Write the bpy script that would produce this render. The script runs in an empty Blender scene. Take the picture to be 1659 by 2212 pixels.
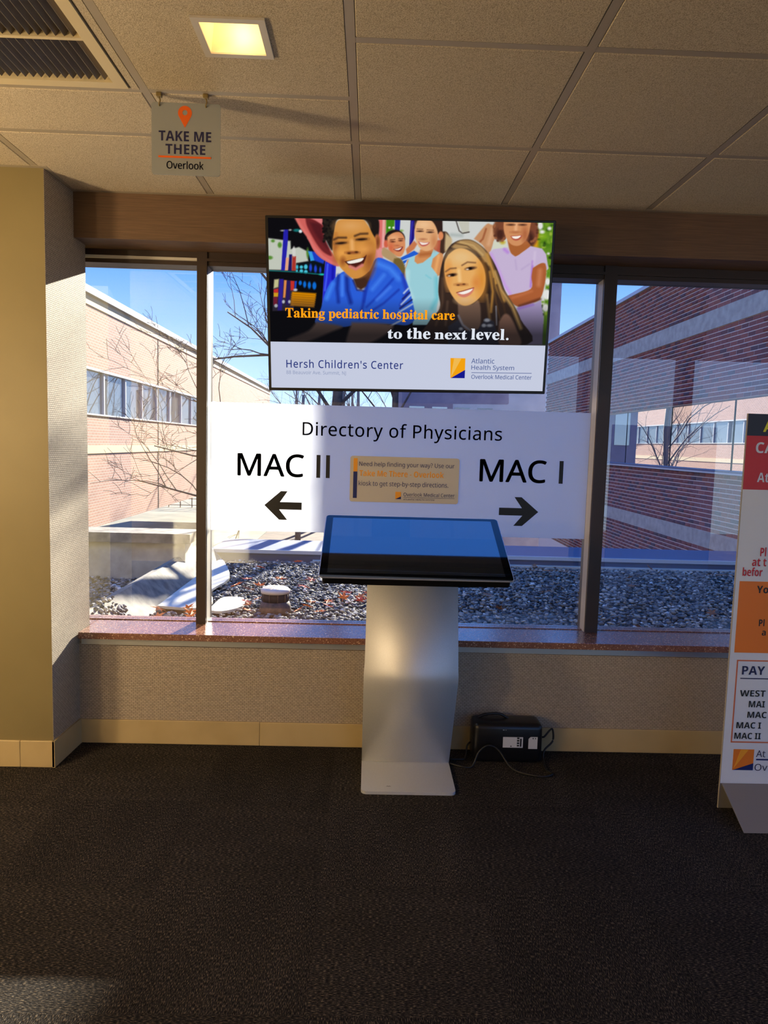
import bpy, bmesh, math, random, os
import numpy as np
from mathutils import Vector, Matrix

random.seed(7)
rng = np.random.default_rng(7)
S = bpy.context.scene
COL = S.collection

# ------------------------------------------------------------------ camera
YAW, PITCH, ROLL, EYE = 0.02225, 0.09549, 0.02816, 1.3617
fwd = Vector((math.sin(YAW) * math.cos(PITCH), math.cos(YAW) * math.cos(PITCH), -math.sin(PITCH)))
rgt = Vector((math.cos(YAW), -math.sin(YAW), 0)); upv = rgt.cross(fwd)
r2 = rgt * math.cos(ROLL) + upv * math.sin(ROLL)
u2 = upv * math.cos(ROLL) - rgt * math.sin(ROLL)
cam = bpy.data.cameras.new('camera'); camo = bpy.data.objects.new('camera', cam); COL.objects.link(camo)
camo.matrix_world = Matrix(((r2.x, u2.x, -fwd.x, 0), (r2.y, u2.y, -fwd.y, 0), (r2.z, u2.z, -fwd.z, EYE), (0, 0, 0, 1)))
cam.sensor_fit = 'HORIZONTAL'; cam.sensor_width = 36.0; cam.lens = 1521.25 / 1659 * 36.0
cam.clip_start = 0.02; cam.clip_end = 500
S.camera = camo

# ------------------------------------------------------------------ sky, sun, exposure
SKY_STRENGTH = 1.55
SUN_STRENGTH = 22.0
w = bpy.data.worlds.new('sky'); S.world = w; w.use_nodes = True
nt = w.node_tree; nt.nodes.clear()
o_ = nt.nodes.new('ShaderNodeOutputWorld'); bg = nt.nodes.new('ShaderNodeBackground')
tc = nt.nodes.new('ShaderNodeTexCoord'); sp = nt.nodes.new('ShaderNodeSeparateXYZ'); rp = nt.nodes.new('ShaderNodeValToRGB')
nt.links.new(tc.outputs['Generated'], sp.inputs[0]); nt.links.new(sp.outputs['Z'], rp.inputs[0])
nt.links.new(rp.outputs[0], bg.inputs[0]); nt.links.new(bg.outputs[0], o_.inputs[0])
e = rp.color_ramp.elements
e[0].position = 0.0; e[0].color = (0.62, 0.80, 0.96, 1)
e[1].position = 1.0; e[1].color = (0.03, 0.20, 0.85, 1)
for pos, c_ in ((0.08, (0.40, 0.58, 0.92, 1)), (0.22, (0.125, 0.30, 0.82, 1)), (0.5, (0.08, 0.28, 0.90, 1))):
    n_ = e.new(pos); n_.color = c_
bg.inputs['Strength'].default_value = SKY_STRENGTH

sun = bpy.data.lights.new('sun', 'SUN'); suno = bpy.data.objects.new('sun', sun); COL.objects.link(suno)
SUNDIR = Vector((-0.22, -1.0, -0.37)).normalized()
suno.rotation_euler = SUNDIR.to_track_quat('-Z', 'Y').to_euler()
suno.location = (6, 30, 14)
sun.energy = SUN_STRENGTH; sun.color = (1.0, 0.88, 0.72); sun.angle = 0.0093

S.view_settings.view_transform = 'Standard'
S.view_settings.look = 'None'
S.view_settings.exposure = 0.4
S.view_settings.gamma = 1.0
S.view_settings.use_curve_mapping = False

# ------------------------------------------------------------------ helpers
def lin(v):
    v = v / 255.0
    return v / 12.92 if v <= 0.04045 else ((v + 0.055) / 1.055) ** 2.4
def C(r, g, b, a=1.0): return (lin(r), lin(g), lin(b), a)

MATS = {}
def new_mat(name):
    m = bpy.data.materials.new(name); m.use_nodes = True
    m.node_tree.nodes.clear()
    MATS[name] = m
    return m, m.node_tree
def N(t, typ, **kw):
    n = t.nodes.new(typ)
    for k, v in kw.items(): setattr(n, k, v)
    return n
def L(t, a, b): t.links.new(a, b)

def pmat(name, col, rough=0.6, metal=0.0, spec=0.5, col2=None, scale=20.0, detail=3.0, stretch=(1, 1, 1), bump=0.0, bscale=None, ior=None, contrast=(0.35, 0.65), coat=0.0):
    """principled surface with an optional noise mix of two colours and fine relief"""
    m, t = new_mat(name)
    out = N(t, 'ShaderNodeOutputMaterial'); p = N(t, 'ShaderNodeBsdfPrincipled')
    L(t, p.outputs[0], out.inputs[0])
    p.inputs['Base Color'].default_value = col
    p.inputs['Roughness'].default_value = rough; p.inputs['Metallic'].default_value = metal
    p.inputs['Specular IOR Level'].default_value = spec
    if ior: p.inputs['IOR'].default_value = ior
    if coat: p.inputs['Coat Weight'].default_value = coat; p.inputs['Coat Roughness'].default_value = 0.03
    if col2 is not None or bump:
        tc = N(t, 'ShaderNodeTexCoord'); mp = N(t, 'ShaderNodeMapping'); L(t, tc.outputs['Object'], mp.inputs[0])
        mp.inputs['Scale'].default_value = stretch
        nz = N(t, 'ShaderNodeTexNoise'); nz.inputs['Scale'].default_value = scale; nz.inputs['Detail'].default_value = detail
        L(t, mp.outputs[0], nz.inputs['Vector'])
        if col2 is not None:
            cr = N(t, 'ShaderNodeValToRGB'); L(t, nz.outputs[0], cr.inputs[0])
            cr.color_ramp.elements[0].position = contrast[0]; cr.color_ramp.elements[0].color = col
            cr.color_ramp.elements[1].position = contrast[1]; cr.color_ramp.elements[1].color = col2
            L(t, cr.outputs[0], p.inputs['Base Color'])
        if bump:
            n2 = nz
            if bscale:
                n2 = N(t, 'ShaderNodeTexNoise'); n2.inputs['Scale'].default_value = bscale; n2.inputs['Detail'].default_value = 2
                L(t, mp.outputs[0], n2.inputs['Vector'])
            b = N(t, 'ShaderNodeBump'); b.inputs['Strength'].default_value = bump; b.inputs['Distance'].default_value = 0.004
            L(t, n2.outputs[0], b.inputs['Height']); L(t, b.outputs[0], p.inputs['Normal'])
    return m

def emat(name, col, strength=1.0):
    m, t = new_mat(name)
    out = N(t, 'ShaderNodeOutputMaterial'); em = N(t, 'ShaderNodeEmission')
    em.inputs[0].default_value = col; em.inputs[1].default_value = strength
    L(t, em.outputs[0], out.inputs[0]); return m

def glass_mat(name, tint=(0.93, 0.96, 0.97, 1), gain=3.6, rough=0.0):
    """coated window pane: clear transmission, reflection on the face the ray meets first"""
    m, t = new_mat(name)
    out = N(t, 'ShaderNodeOutputMaterial'); mix = N(t, 'ShaderNodeMixShader')
    tr = N(t, 'ShaderNodeBsdfTransparent'); tr.inputs[0].default_value = tint
    gl = N(t, 'ShaderNodeBsdfGlossy'); gl.inputs['Roughness'].default_value = rough
    fr = N(t, 'ShaderNodeFresnel'); fr.inputs[0].default_value = 1.5
    ge = N(t, 'ShaderNodeNewGeometry')
    inv = N(t, 'ShaderNodeMath', operation='SUBTRACT'); inv.inputs[0].default_value = 1.0; L(t, ge.outputs['Backfacing'], inv.inputs[1])
    g = N(t, 'ShaderNodeMath', operation='MULTIPLY'); g.use_clamp = True; g.inputs[1].default_value = gain; L(t, fr.outputs[0], g.inputs[0])
    f = N(t, 'ShaderNodeMath', operation='MULTIPLY'); L(t, g.outputs[0], f.inputs[0]); L(t, inv.outputs[0], f.inputs[1])
    L(t, f.outputs[0], mix.inputs[0]); L(t, tr.outputs[0], mix.inputs[1]); L(t, gl.outputs[0], mix.inputs[2]); L(t, mix.outputs[0], out.inputs[0])
    return m

def tag(o, label=None, cat=None, group=None, kind=None):
    if label: o['label'] = label
    if cat: o['category'] = cat
    if group: o['group'] = group
    if kind: o['kind'] = kind
    return o

WLOC = {}
def wloc(o):
    return WLOC.get(o.name, Vector((0, 0, 0))) if o else Vector((0, 0, 0))

def empty(name, loc, label=None, cat=None, group=None, kind=None, rot=None):
    o = bpy.data.objects.new(name, None); COL.objects.link(o)
    o.location = loc; o.empty_display_size = 0.1
    if rot: o.rotation_euler = rot
    WLOC[o.name] = Vector((0, 0, 0)) if rot else Vector(loc)   # rotated roots take local coordinates
    return tag(o, label, cat, group, kind)

def mobj(name, verts, faces, mat, parent=None, smooth=False, **tg):
    """one mesh object; verts in world coordinates (in local ones below a rotated root)"""
    me = bpy.data.meshes.new(name)
    off = wloc(parent)
    me.from_pydata([(v[0] - off.x, v[1] - off.y, v[2] - off.z) for v in verts], [], faces)
    me.update()
    if mat is not None: me.materials.append(MATS[mat])
    if smooth:
        me.polygons.foreach_set('use_smooth', [True] * len(me.polygons))
    o = bpy.data.objects.new(name, me); COL.objects.link(o)
    if parent:
        o.parent = parent
        WLOC[o.name] = off.copy()
    tag(o, **tg)
    return o

def bm_obj(name, bm, mat, parent=None, smooth=False, **tg):
    bmesh.ops.recalc_face_normals(bm, faces=bm.faces)
    off = wloc(parent)
    bmesh.ops.translate(bm, verts=bm.verts, vec=-off)
    me = bpy.data.meshes.new(name); bm.to_mesh(me); bm.free()
    me.materials.append(MATS[mat])
    if smooth: me.polygons.foreach_set('use_smooth', [True] * len(me.polygons))
    o = bpy.data.objects.new(name, me); COL.objects.link(o)
    if parent:
        o.parent = parent; WLOC[o.name] = off.copy()
    tag(o, **tg)
    return o

BOXF = [(0, 3, 2, 1), (4, 5, 6, 7), (0, 1, 5, 4), (1, 2, 6, 5), (2, 3, 7, 6), (3, 0, 4, 7)]
def boxv(x0, x1, y0, y1, z0, z1):
    return [(x0, y0, z0), (x1, y0, z0), (x1, y1, z0), (x0, y1, z0), (x0, y0, z1), (x1, y0, z1), (x1, y1, z1), (x0, y1, z1)]
def bm_box(bm, x0, x1, y0, y1, z0, z1, bevel=0.0, seg=2):
    vs = [bm.verts.new(v) for v in boxv(x0, x1, y0, y1, z0, z1)]
    fs = [bm.faces.new([vs[i] for i in f]) for f in BOXF]
    if bevel > 0:
        es = list({ed for f in fs for ed in f.edges})
        bmesh.ops.bevel(bm, geom=es, offset=bevel, segments=seg, profile=0.5, affect='EDGES')
def box(name, x0, x1, y0, y1, z0, z1, mat, parent=None, bevel=0.0, seg=2, **tg):
    if bevel == 0:
        return mobj(name, boxv(x0, x1, y0, y1, z0, z1), BOXF, mat, parent, **tg)
    bm = bmesh.new(); bm_box(bm, x0, x1, y0, y1, z0, z1, bevel, seg)
    return bm_obj(name, bm, mat, parent, **tg)
def boxes(name, lst, mat, parent=None, **tg):
    v, f = [], []
    for b in lst:
        k = len(v); v += boxv(*b); f += [tuple(i + k for i in q) for q in BOXF]
    return mobj(name, v, f, mat, parent, **tg)

def prism(name, poly, axis, a0, a1, mat, parent=None, smooth=False, **tg):
    """polygon (list of 2D points) extruded along an axis: 'x' -> (y,z) poly, 'y' -> (x,z), 'z' -> (x,y)"""
    n = len(poly)
    def P(p, a): return {'x': (a, p[0], p[1]), 'y': (p[0], a, p[1]), 'z': (p[0], p[1], a)}[axis]
    bm = bmesh.new()
    A = [bm.verts.new(P(p, a0)) for p in poly]; B = [bm.verts.new(P(p, a1)) for p in poly]
    bm.faces.new(A); bm.faces.new(list(reversed(B)))
    for i in range(n): bm.faces.new([A[i], A[(i + 1) % n], B[(i + 1) % n], B[i]])
    return bm_obj(name, bm, mat, parent, smooth, **tg)

def rrect(x0, x1, z0, z1, r, seg=6):
    pts = []
    for cx, cz, a in ((x1 - r, z1 - r, 0), (x0 + r, z1 - r, 90), (x0 + r, z0 + r, 180), (x1 - r, z0 + r, 270)):
        for k in range(seg + 1):
            t = math.radians(a + 90 * k / seg); pts.append((cx + r * math.cos(t), cz + r * math.sin(t)))
    return pts

def tube_data(pts, rads, sides=6):
    pts = [Vector(p) for p in pts]; v, f = [], []
    n = len(pts)
    for i, p in enumerate(pts):
        d = (pts[min(i + 1, n - 1)] - pts[max(i - 1, 0)])
        if d.length < 1e-9: d = Vector((0, 0, 1))
        d.normalize()
        a = d.cross(Vector((0.31, 0.2, 0.93)));
        if a.length < 1e-4: a = d.cross(Vector((1, 0, 0)))
        a.normalize(); b = d.cross(a)
        r = rads[i] if hasattr(rads, '__len__') else rads
        for k in range(sides):
            t = 2 * math.pi * k / sides
            v.append(p + a * (r * math.cos(t)) + b * (r * math.sin(t)))
    for i in range(n - 1):
        for k in range(sides):
            q = (k + 1) % sides
            f.append((i * sides + k, i * sides + q, (i + 1) * sides + q, (i + 1) * sides + k))
    f.append(tuple(reversed(range(sides)))); f.append(tuple((n - 1) * sides + k for k in range(sides)))
    return v, f
def spline(pts, n=8):
    """Catmull-Rom through the points"""
    P = [Vector(p) for p in pts]; out = []
    for i in range(len(P) - 1):
        p0, p1, p2, p3 = P[max(i - 1, 0)], P[i], P[i + 1], P[min(i + 2, len(P) - 1)]
        for k in range(n):
            t = k / n
            out.append(0.5 * ((2 * p1) + (p2 - p0) * t + (2 * p0 - 5 * p1 + 4 * p2 - p3) * t * t + (3 * p1 - p0 - 3 * p2 + p3) * t ** 3))
    out.append(P[-1]); return out
def tube(name, pts, rads, mat, parent=None, sides=8, **tg):
    v, f = tube_data(pts, rads, sides)
    return mobj(name, v, f, mat, parent, smooth=True, **tg)
def cyl(name, cx, cy, z0, z1, r0, r1, mat, parent=None, sides=24, **tg):
    return tube(name, [(cx, cy, z0), (cx, cy, z1)], [r0, r1], mat, parent, sides, **tg)

# ---- lettering: outlines filled as flat print
FONTS = {}
def load_font(key, fname):
    try:
        p = os.path.join(bpy.utils.resource_path('LOCAL'), 'datafiles', 'fonts', fname)
        FONTS[key] = bpy.data.fonts.load(p)
    except Exception:
        FONTS[key] = None
load_font('math', 'NotoSansMath-Regular.woff2')
def face(s, cap, low, dig=None):
    """the same characters in one of the face's own styles (sans, bold sans, bold serif)"""
    if not FONTS['math']: return s
    r = ''
    for ch in s:
        if 'A' <= ch <= 'Z': r += chr(cap + ord(ch) - 65)
        elif 'a' <= ch <= 'z': r += chr(low + ord(ch) - 97)
        elif dig and '0' <= ch <= '9': r += chr(dig + ord(ch) - 48)
        else: r += ch
    return r
STYLE = {'serif': (0x1D400, 0x1D41A, None), 'sans': (0x1D5A0, 0x1D5BA, 0x1D7E2), 'bold': (0x1D5D4, 0x1D5EE, 0x1D7EC)}
def text_data(s, font='sans', bold=0.0, spacing=1.0):
    cu = bpy.data.curves.new('lettering_curve', 'FONT'); cu.body = face(s, *STYLE[font]); cu.offset = bold; cu.space_character = spacing
    cu.resolution_u = 4
    if FONTS.get('math'): cu.font = FONTS['math']
    ob = bpy.data.objects.new('lettering_tmp', cu); COL.objects.link(ob)
    dg = bpy.context.evaluated_depsgraph_get(); dg.update()
    me = bpy.data.meshes.new_from_object(ob.evaluated_get(dg))
    v = np.array([tuple(x.co) for x in me.vertices]); f = [tuple(p.vertices) for p in me.polygons]
    bpy.data.objects.remove(ob); bpy.data.curves.remove(cu); bpy.data.meshes.remove(me)
    return v, f
def text_xz(name, s, x0, x1, z0, z1, y, mat, parent, font='sans', bold=0.0, spacing=1.0, fat=0.0, **tg):
    """text whose outline box fills x0..x1, z0..z1 on the plane Y = y (facing -Y)"""
    v, f = text_data(s, font, bold, spacing)
    if fat:     # heavier strokes: the outline laid down again slightly displaced
        n0 = len(v); vs_, fs_ = [], []
        for k, (dx, dy) in enumerate(((fat, 0), (-fat, 0), (0, fat), (0, -fat))):
            vs_.append(v + np.array([dx, dy, 0.0])); fs_ += [tuple(i + k * n0 for i in q) for q in f]
        v, f = np.concatenate(vs_), fs_
    lo, hi = v.min(0), v.max(0)
    X = x0 + (v[:, 0] - lo[0]) / (hi[0] - lo[0]) * (x1 - x0)
    Z = z0 + (v[:, 1] - lo[1]) / (hi[1] - lo[1]) * (z1 - z0)
    return mobj(name, [(a, y, b) for a, b in zip(X, Z)], f, mat, parent, **tg)
def flat_xz(name, pts, y, mat, parent, thick=0.0008, **tg):
    return prism(name, pts, 'y', y, y + thick, mat, parent, **tg)

# ------------------------------------------------------------------ materials
def wallpaper(name, c1, c2, cy=0.0078, cx=0.017):
    """woven wall covering: offset rows of raised horizontal threads"""
    m, t = new_mat(name)
    out = N(t, 'ShaderNodeOutputMaterial'); p = N(t, 'ShaderNodeBsdfPrincipled'); L(t, p.outputs[0], out.inputs[0])
    p.inputs['Roughness'].default_value = 0.75; p.inputs['Specular IOR Level'].default_value = 0.3
    tc = N(t, 'ShaderNodeTexCoord'); sp = N(t, 'ShaderNodeSeparateXYZ'); L(t, tc.outputs['Object'], sp.inputs[0])
    ad = N(t, 'ShaderNodeMath', operation='ADD'); L(t, sp.outputs[0], ad.inputs[0]); L(t, sp.outputs[1], ad.inputs[1])
    cb = N(t, 'ShaderNodeCombineXYZ'); L(t, ad.outputs[0], cb.inputs[0]); L(t, sp.outputs[2], cb.inputs[1])
    br = N(t, 'ShaderNodeTexBrick'); L(t, cb.outputs[0], br.inputs['Vector'])
    br.inputs['Scale'].default_value = 1.0; br.inputs['Brick Width'].default_value = cx; br.inputs['Row Height'].default_value = cy
    br.inputs['Mortar Size'].default_value = 0.0014; br.inputs['Mortar Smooth'].default_value = 0.6
    br.inputs['Color1'].default_value = c1; br.inputs['Color2'].default_value = c1; br.inputs['Mortar'].default_value = c2
    nz = N(t, 'ShaderNodeTexNoise'); nz.inputs['Scale'].default_value = 60; L(t, cb.outputs[0], nz.inputs['Vector'])
    mx = N(t, 'ShaderNodeMix', data_type='RGBA', blend_type='MULTIPLY'); mx.inputs[0].default_value = 0.45
    L(t, br.outputs['Color'], mx.inputs[6]); L(t, nz.outputs[0], mx.inputs[7]); L(t, mx.outputs[2], p.inputs['Base Color'])
    b = N(t, 'ShaderNodeBump'); b.inputs['Strength'].default_value = 0.7; b.inputs['Distance'].default_value = 0.003; b.invert = True
    L(t, br.outputs['Fac'], b.inputs['Height']); L(t, b.outputs[0], p.inputs['Normal'])
    return m
wallpaper('wallcovering', C(205, 188, 164), C(150, 134, 113))
pmat('soffit_vinyl', C(112, 84, 60), 0.55, col2=C(92, 68, 48), scale=9, stretch=(1, 6, 40), contrast=(0.3, 0.7), bump=0.1)
pmat('column_paint', C(128, 114, 74), 0.6, col2=C(122, 108, 69), scale=2.5, bump=0.03, bscale=200)
pmat('baseboard_vinyl', C(186, 164, 118), 0.45, col2=C(172, 150, 104), scale=4, contrast=(0.4, 0.75))
def carpet_mat():
    m, t = new_mat('carpet')
    out = N(t, 'ShaderNodeOutputMaterial'); p = N(t, 'ShaderNodeBsdfPrincipled'); L(t, p.outputs[0], out.inputs[0])
    p.inputs['Roughness'].default_value = 0.95; p.inputs['Specular IOR Level'].default_value = 0.1
    tc = N(t, 'ShaderNodeTexCoord')
    mp = N(t, 'ShaderNodeMapping'); mp.inputs['Scale'].default_value = (1, 0.22, 1); L(t, tc.outputs['Object'], mp.inputs[0])
    n1 = N(t, 'ShaderNodeTexNoise'); n1.inputs['Scale'].default_value = 460; n1.inputs['Detail'].default_value = 2; L(t, mp.outputs[0], n1.inputs['Vector'])
    n2 = N(t, 'ShaderNodeTexNoise'); n2.inputs['Scale'].default_value = 9; n2.inputs['Detail'].default_value = 4; L(t, mp.outputs[0], n2.inputs['Vector'])
    cr = N(t, 'ShaderNodeValToRGB'); L(t, n1.outputs[0], cr.inputs[0])
    cr.color_ramp.elements[0].position = 0.38; cr.color_ramp.elements[0].color = C(22, 20, 20)
    cr.color_ramp.elements[1].position = 0.72; cr.color_ramp.elements[1].color = C(128, 114, 95)
    k = cr.color_ramp.elements.new(0.55); k.color = C(52, 48, 45)
    mx = N(t, 'ShaderNodeMix', data_type='RGBA', blend_type='MULTIPLY'); mx.inputs[0].default_value = 0.6
    L(t, cr.outputs[0], mx.inputs[6]); L(t, n2.outputs[0], mx.inputs[7])
    oi = N(t, 'ShaderNodeObjectInfo'); mr = N(t, 'ShaderNodeMapRange'); L(t, oi.outputs['Random'], mr.inputs[0])
    mr.inputs[3].default_value = 1.05; mr.inputs[4].default_value = 1.4
    m2 = N(t, 'ShaderNodeMix', data_type='RGBA', blend_type='MULTIPLY'); m2.inputs[0].default_value = 1.0
    L(t, mx.outputs[2], m2.inputs[6]); L(t, mr.outputs[0], m2.inputs[7]); L(t, m2.outputs[2], p.inputs['Base Color'])
    b = N(t, 'ShaderNodeBump'); b.inputs['Strength'].default_value = 0.9; b.inputs['Distance'].default_value = 0.006
    L(t, n1.outputs[0], b.inputs['Height']); L(t, b.outputs[0], p.inputs['Normal'])
carpet_mat()
pmat('ceiling_tile', C(214, 200, 174), 0.9, col2=C(160, 145, 120), scale=420, detail=2, contrast=(0.42, 0.68), bump=0.45, spec=0.1)
pmat('tee_metal', C(166, 154, 134), 0.5)
pmat('plenum_dark', C(40, 36, 32), 0.9)
pmat('grille_paint', C(214, 198, 160), 0.5)
pmat('blade_metal', C(120, 108, 92), 0.5)
pmat('downlight_frame', C(200, 192, 178), 0.45)
pmat('reflector_white', C(250, 238, 210), 0.5)
emat('bulb', (1.0, 0.72, 0.36, 1), 2.2)
def granite():
    m, t = new_mat('granite')
    out = N(t, 'ShaderNodeOutputMaterial'); p = N(t, 'ShaderNodeBsdfPrincipled'); L(t, p.outputs[0], out.inputs[0])
    p.inputs['Roughness'].default_value = 0.2; p.inputs['IOR'].default_value = 1.9
    tc = N(t, 'ShaderNodeTexCoord'); v = N(t, 'ShaderNodeTexVoronoi'); v.inputs['Scale'].default_value = 260; L(t, tc.outputs['Object'], v.inputs['Vector'])
    nz = N(t, 'ShaderNodeTexNoise'); nz.inputs['Scale'].default_value = 120; L(t, tc.outputs['Object'], nz.inputs['Vector'])
    cr = N(t, 'ShaderNodeValToRGB'); L(t, v.outputs['Color'], cr.inputs[0])
    cr.color_ramp.elements[0].position = 0.2; cr.color_ramp.elements[0].color = C(116, 74, 56)
    cr.color_ramp.elements[1].position = 0.93; cr.color_ramp.elements[1].color = C(232, 196, 160)
    k = cr.color_ramp.elements.new(0.8); k.color = C(148, 104, 84)
    L(t, cr.outputs[0], p.inputs['Base Color'])
granite()
pmat('aluminium', C(196, 198, 198), 0.35, metal=0.85)
pmat('bronze_frame', C(54, 40, 34), 0.4, spec=0.4)
pmat('frame_light', C(196, 190, 178), 0.45)
glass_mat('window_glass')
pmat('plain_wall', C(206, 196, 170), 0.8)
pmat('back_wall', C(214, 200, 168), 0.8)

# ------------------------------------------------------------------ setting: floor
D, CEIL = 3.064, 2.376
BACK, LEFT, RIGHT = -1.2, -5.0, 4.7
floor = box('floor', LEFT, RIGHT, BACK, D + 0.1, -0.15, -0.006, 'carpet', label='dark brown-black carpet tile floor of the corridor', kind='structure')
ct = bpy.data.meshes.new('carpet_tile'); h = 0.25
ct.from_pydata(boxv(-h, h, -h, h, -0.006, 0.0), [], BOXF); ct.materials.append(MATS['carpet'])
for i in range(-5, 6):
    for j in range(-1, 6):
        x, y = 0.13 + i * 0.5, 0.31 + j * 0.5
        if y + h > D + 0.01: continue
        o = bpy.data.objects.new('carpet_tile', ct); COL.objects.link(o); o.parent = floor
        o.location = (x, y, 0); o.rotation_euler.z = math.pi / 2 * ((i + j) % 2)

# ------------------------------------------------------------------ setting: ceiling grid
ceil = box('ceiling', LEFT, RIGHT, BACK, D + 0.3, 2.55, 2.65, 'plenum_dark', label='suspended ceiling of speckled tiles in a metal grid', kind='structure')
T = 0.61; X0 = -0.686; Y1 = D - 0.573      # first cross line in front of the window wall
TW = 0.012
def tile(x0, x1, y0, y1):
    g = TW + 0.0015
    x0 += g; x1 -= g; y0 += g; y1 -= g
    bm = bmesh.new(); bm_box(bm, x0, x1, y0, y1, CEIL - 0.0035, CEIL + 0.016, 0.0025, 1)
    return bm_obj('ceiling_tile', bm, 'ceiling_tile', ceil)
kx = range(-7, 9)
ylines = [D] + [Y1 - k * T for k in range(0, 7)]
ylines[-1] = max(ylines[-1], BACK)
half = Y1 - T / 2
for k in kx:
    xa, xb = X0 + k * T, X0 + (k + 1) * T
    if k == 0: yl = [D, Y1, half, half - T] + [half - T - m * T for m in range(1, 5)]
    elif k == -1: yl = [D, Y1, half, half - T] + [half - T - m * T for m in range(1, 5)]
    else: yl = [D] + [Y1 - m * T for m in range(0, 7)]
    yl = [max(q, BACK) for q in yl]
    for a, b in zip(yl[1:], yl[:-1]):
        if b - a < 0.05: continue
        if k == -1 and abs(b - half) < 1e-6: continue              # the air grille's bay
        if k == 0 and abs(b - half) < 1e-6: LIGHTBAY = (xa, xb, a, b); continue
        tile(xa, xb, a, b)
    for q in yl[1:]:
        box('cross_tee', xa + TW, xb - TW, q - TW, q + TW, CEIL - 0.002, CEIL + 0.02, 'tee_metal', ceil)
    box('main_tee', xa - TW, xa + TW, BACK, D, CEIL - 0.0025, CEIL + 0.03, 'tee_metal', ceil)
# the tile round the downlight, cut into a frame
LX0, LX1, LY0, LY1 = -0.460, -0.280, 1.800, 1.974
xa, xb, ya, yb = LIGHTBAY; g = TW + 0.0015
xa += g; xb -= g; ya += g; yb -= g
v = []; 
for z in (CEIL - 0.0035, CEIL + 0.016):
    v += [(xa, ya, z), (xb, ya, z), (xb, yb, z), (xa, yb, z), (LX0 + .006, LY0 + .006, z), (LX1 - .006, LY0 + .006, z), (LX1 - .006, LY1 - .006, z), (LX0 + .006, LY1 - .006, z)]
f = []
for i in range(4):
    j = (i + 1) % 4
    f += [(i, i + 4, j + 4, j), (8 + i, 8 + j, 12 + j, 12 + i), (i, j, 8 + j, 8 + i), (4 + i, 12 + i, 12 + j, 4 + j)]
mobj('ceiling_tile', v, f, 'ceiling_tile', ceil)
box('wall_angle', -1.26, RIGHT, D - 0.022, D, CEIL - 0.004, CEIL + 0.02, 'tee_metal', ceil)
box('wall_angle', LEFT, -1.272 + 0.02, 2.82 - 0.022, 2.82, CEIL - 0.004, CEIL + 0.02, 'tee_metal', ceil)
box('wall_angle', -1.272, -1.25, 2.80, D, CEIL - 0.0045, CEIL + 0.02, 'tee_metal', ceil)

# ------------------------------------------------------------------ setting: walls
# wall left of the windows: the boxed-out column with a plain front and a wall-covered side
wl = prism('wall_left', [(LEFT, 2.82), (-1.272, 2.82), (-1.262, 3.065), (-1.258, 3.172), (-1.46, 3.172), (-1.46, 3.40), (LEFT, 3.40)], 'z', 0.0, CEIL + 0.1, 'column_paint',
           label='cream painted column wall at the left with woven covering on its window side', kind='structure')
prism('wall_covering', [(-1.2725, 2.8205), (-1.2705, 2.8205), (-1.2565, 3.172), (-1.2585, 3.172)], 'z', 0.1, CEIL + 0.02, 'wallcovering', wl, label='beige woven wall covering')
wf = box('wall_window', -1.262, RIGHT, D, 3.42, -0.1, 0.478, 'wallcovering', label='low wall under the windows in beige woven wall covering', kind='structure')
box('wall_right', 2.1, RIGHT, D, 3.42, 0.478, CEIL + 0.1, 'wallcovering', label='solid wall put right of the last window to stop the sun, out of frame', kind='structure')  # unseen solid stretch, closes the window row so no sun enters here
tr1 = box('trim_1', -1.262, 2.1, D, 3.42, 2.187, CEIL + 0.1, 'soffit_vinyl', label='brown wood-grain soffit band above the windows', kind='structure')
box('soffit_return', -1.459, -1.2625, 3.1745, 3.42, 2.187, CEIL + 0.1, 'soffit_vinyl', tr1)
# baseboards
bb = empty('baseboard_window', (0, D, 0), 'tan vinyl baseboard under the window wall', kind='structure')
for xa, xb in ((-1.262, -0.462), (-0.461, 0.76), (0.761, 1.98), (1.981, 4.0)):
    box('baseboard_strip', xa, xb, D - 0.008, D, 0.0, 0.108, 'baseboard_vinyl', bb, 0.002, 1)
bl = empty('baseboard_left', (-1.27, 2.82, 0), 'tan vinyl baseboard wrapping the column at the left', kind='structure')
for xa, xb in ((-1.262 - 0.14, -1.262), (-2.6, -1.403)):
    box('baseboard_strip', xa, xb, 2.81, 2.82, 0.0, 0.112, 'baseboard_vinyl', bl, 0.002, 1)
prism('baseboard_strip', [(-1.272, 2.81), (-1.262, 2.81), (-1.252, D - 0.008), (-1.262, D - 0.008)], 'z', 0.0, 0.112, 'baseboard_vinyl', bl)
# sill
sill = empty('trim_2', (0, D, 0.478), 'polished red-brown granite window sill', kind='structure')
box('sill_slab', -1.254, 2.1, 3.036, 3.272, 0.479, 0.508, 'granite', sill, 0.002, 2)
box('sill_end', -1.46, -1.2545, 3.1745, 3.27, 0.479, 0.5078, 'granite', sill)
box('return_wall', -1.459, -1.2625, 3.1745, 3.42, -0.1, 0.478, 'wallcovering', wf)
box('trim_3', -1.246, 2.1, 3.052, 3.0645, 0.452, 0.477, 'aluminium', label='thin silver metal strip below the granite sill', kind='structure')
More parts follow.
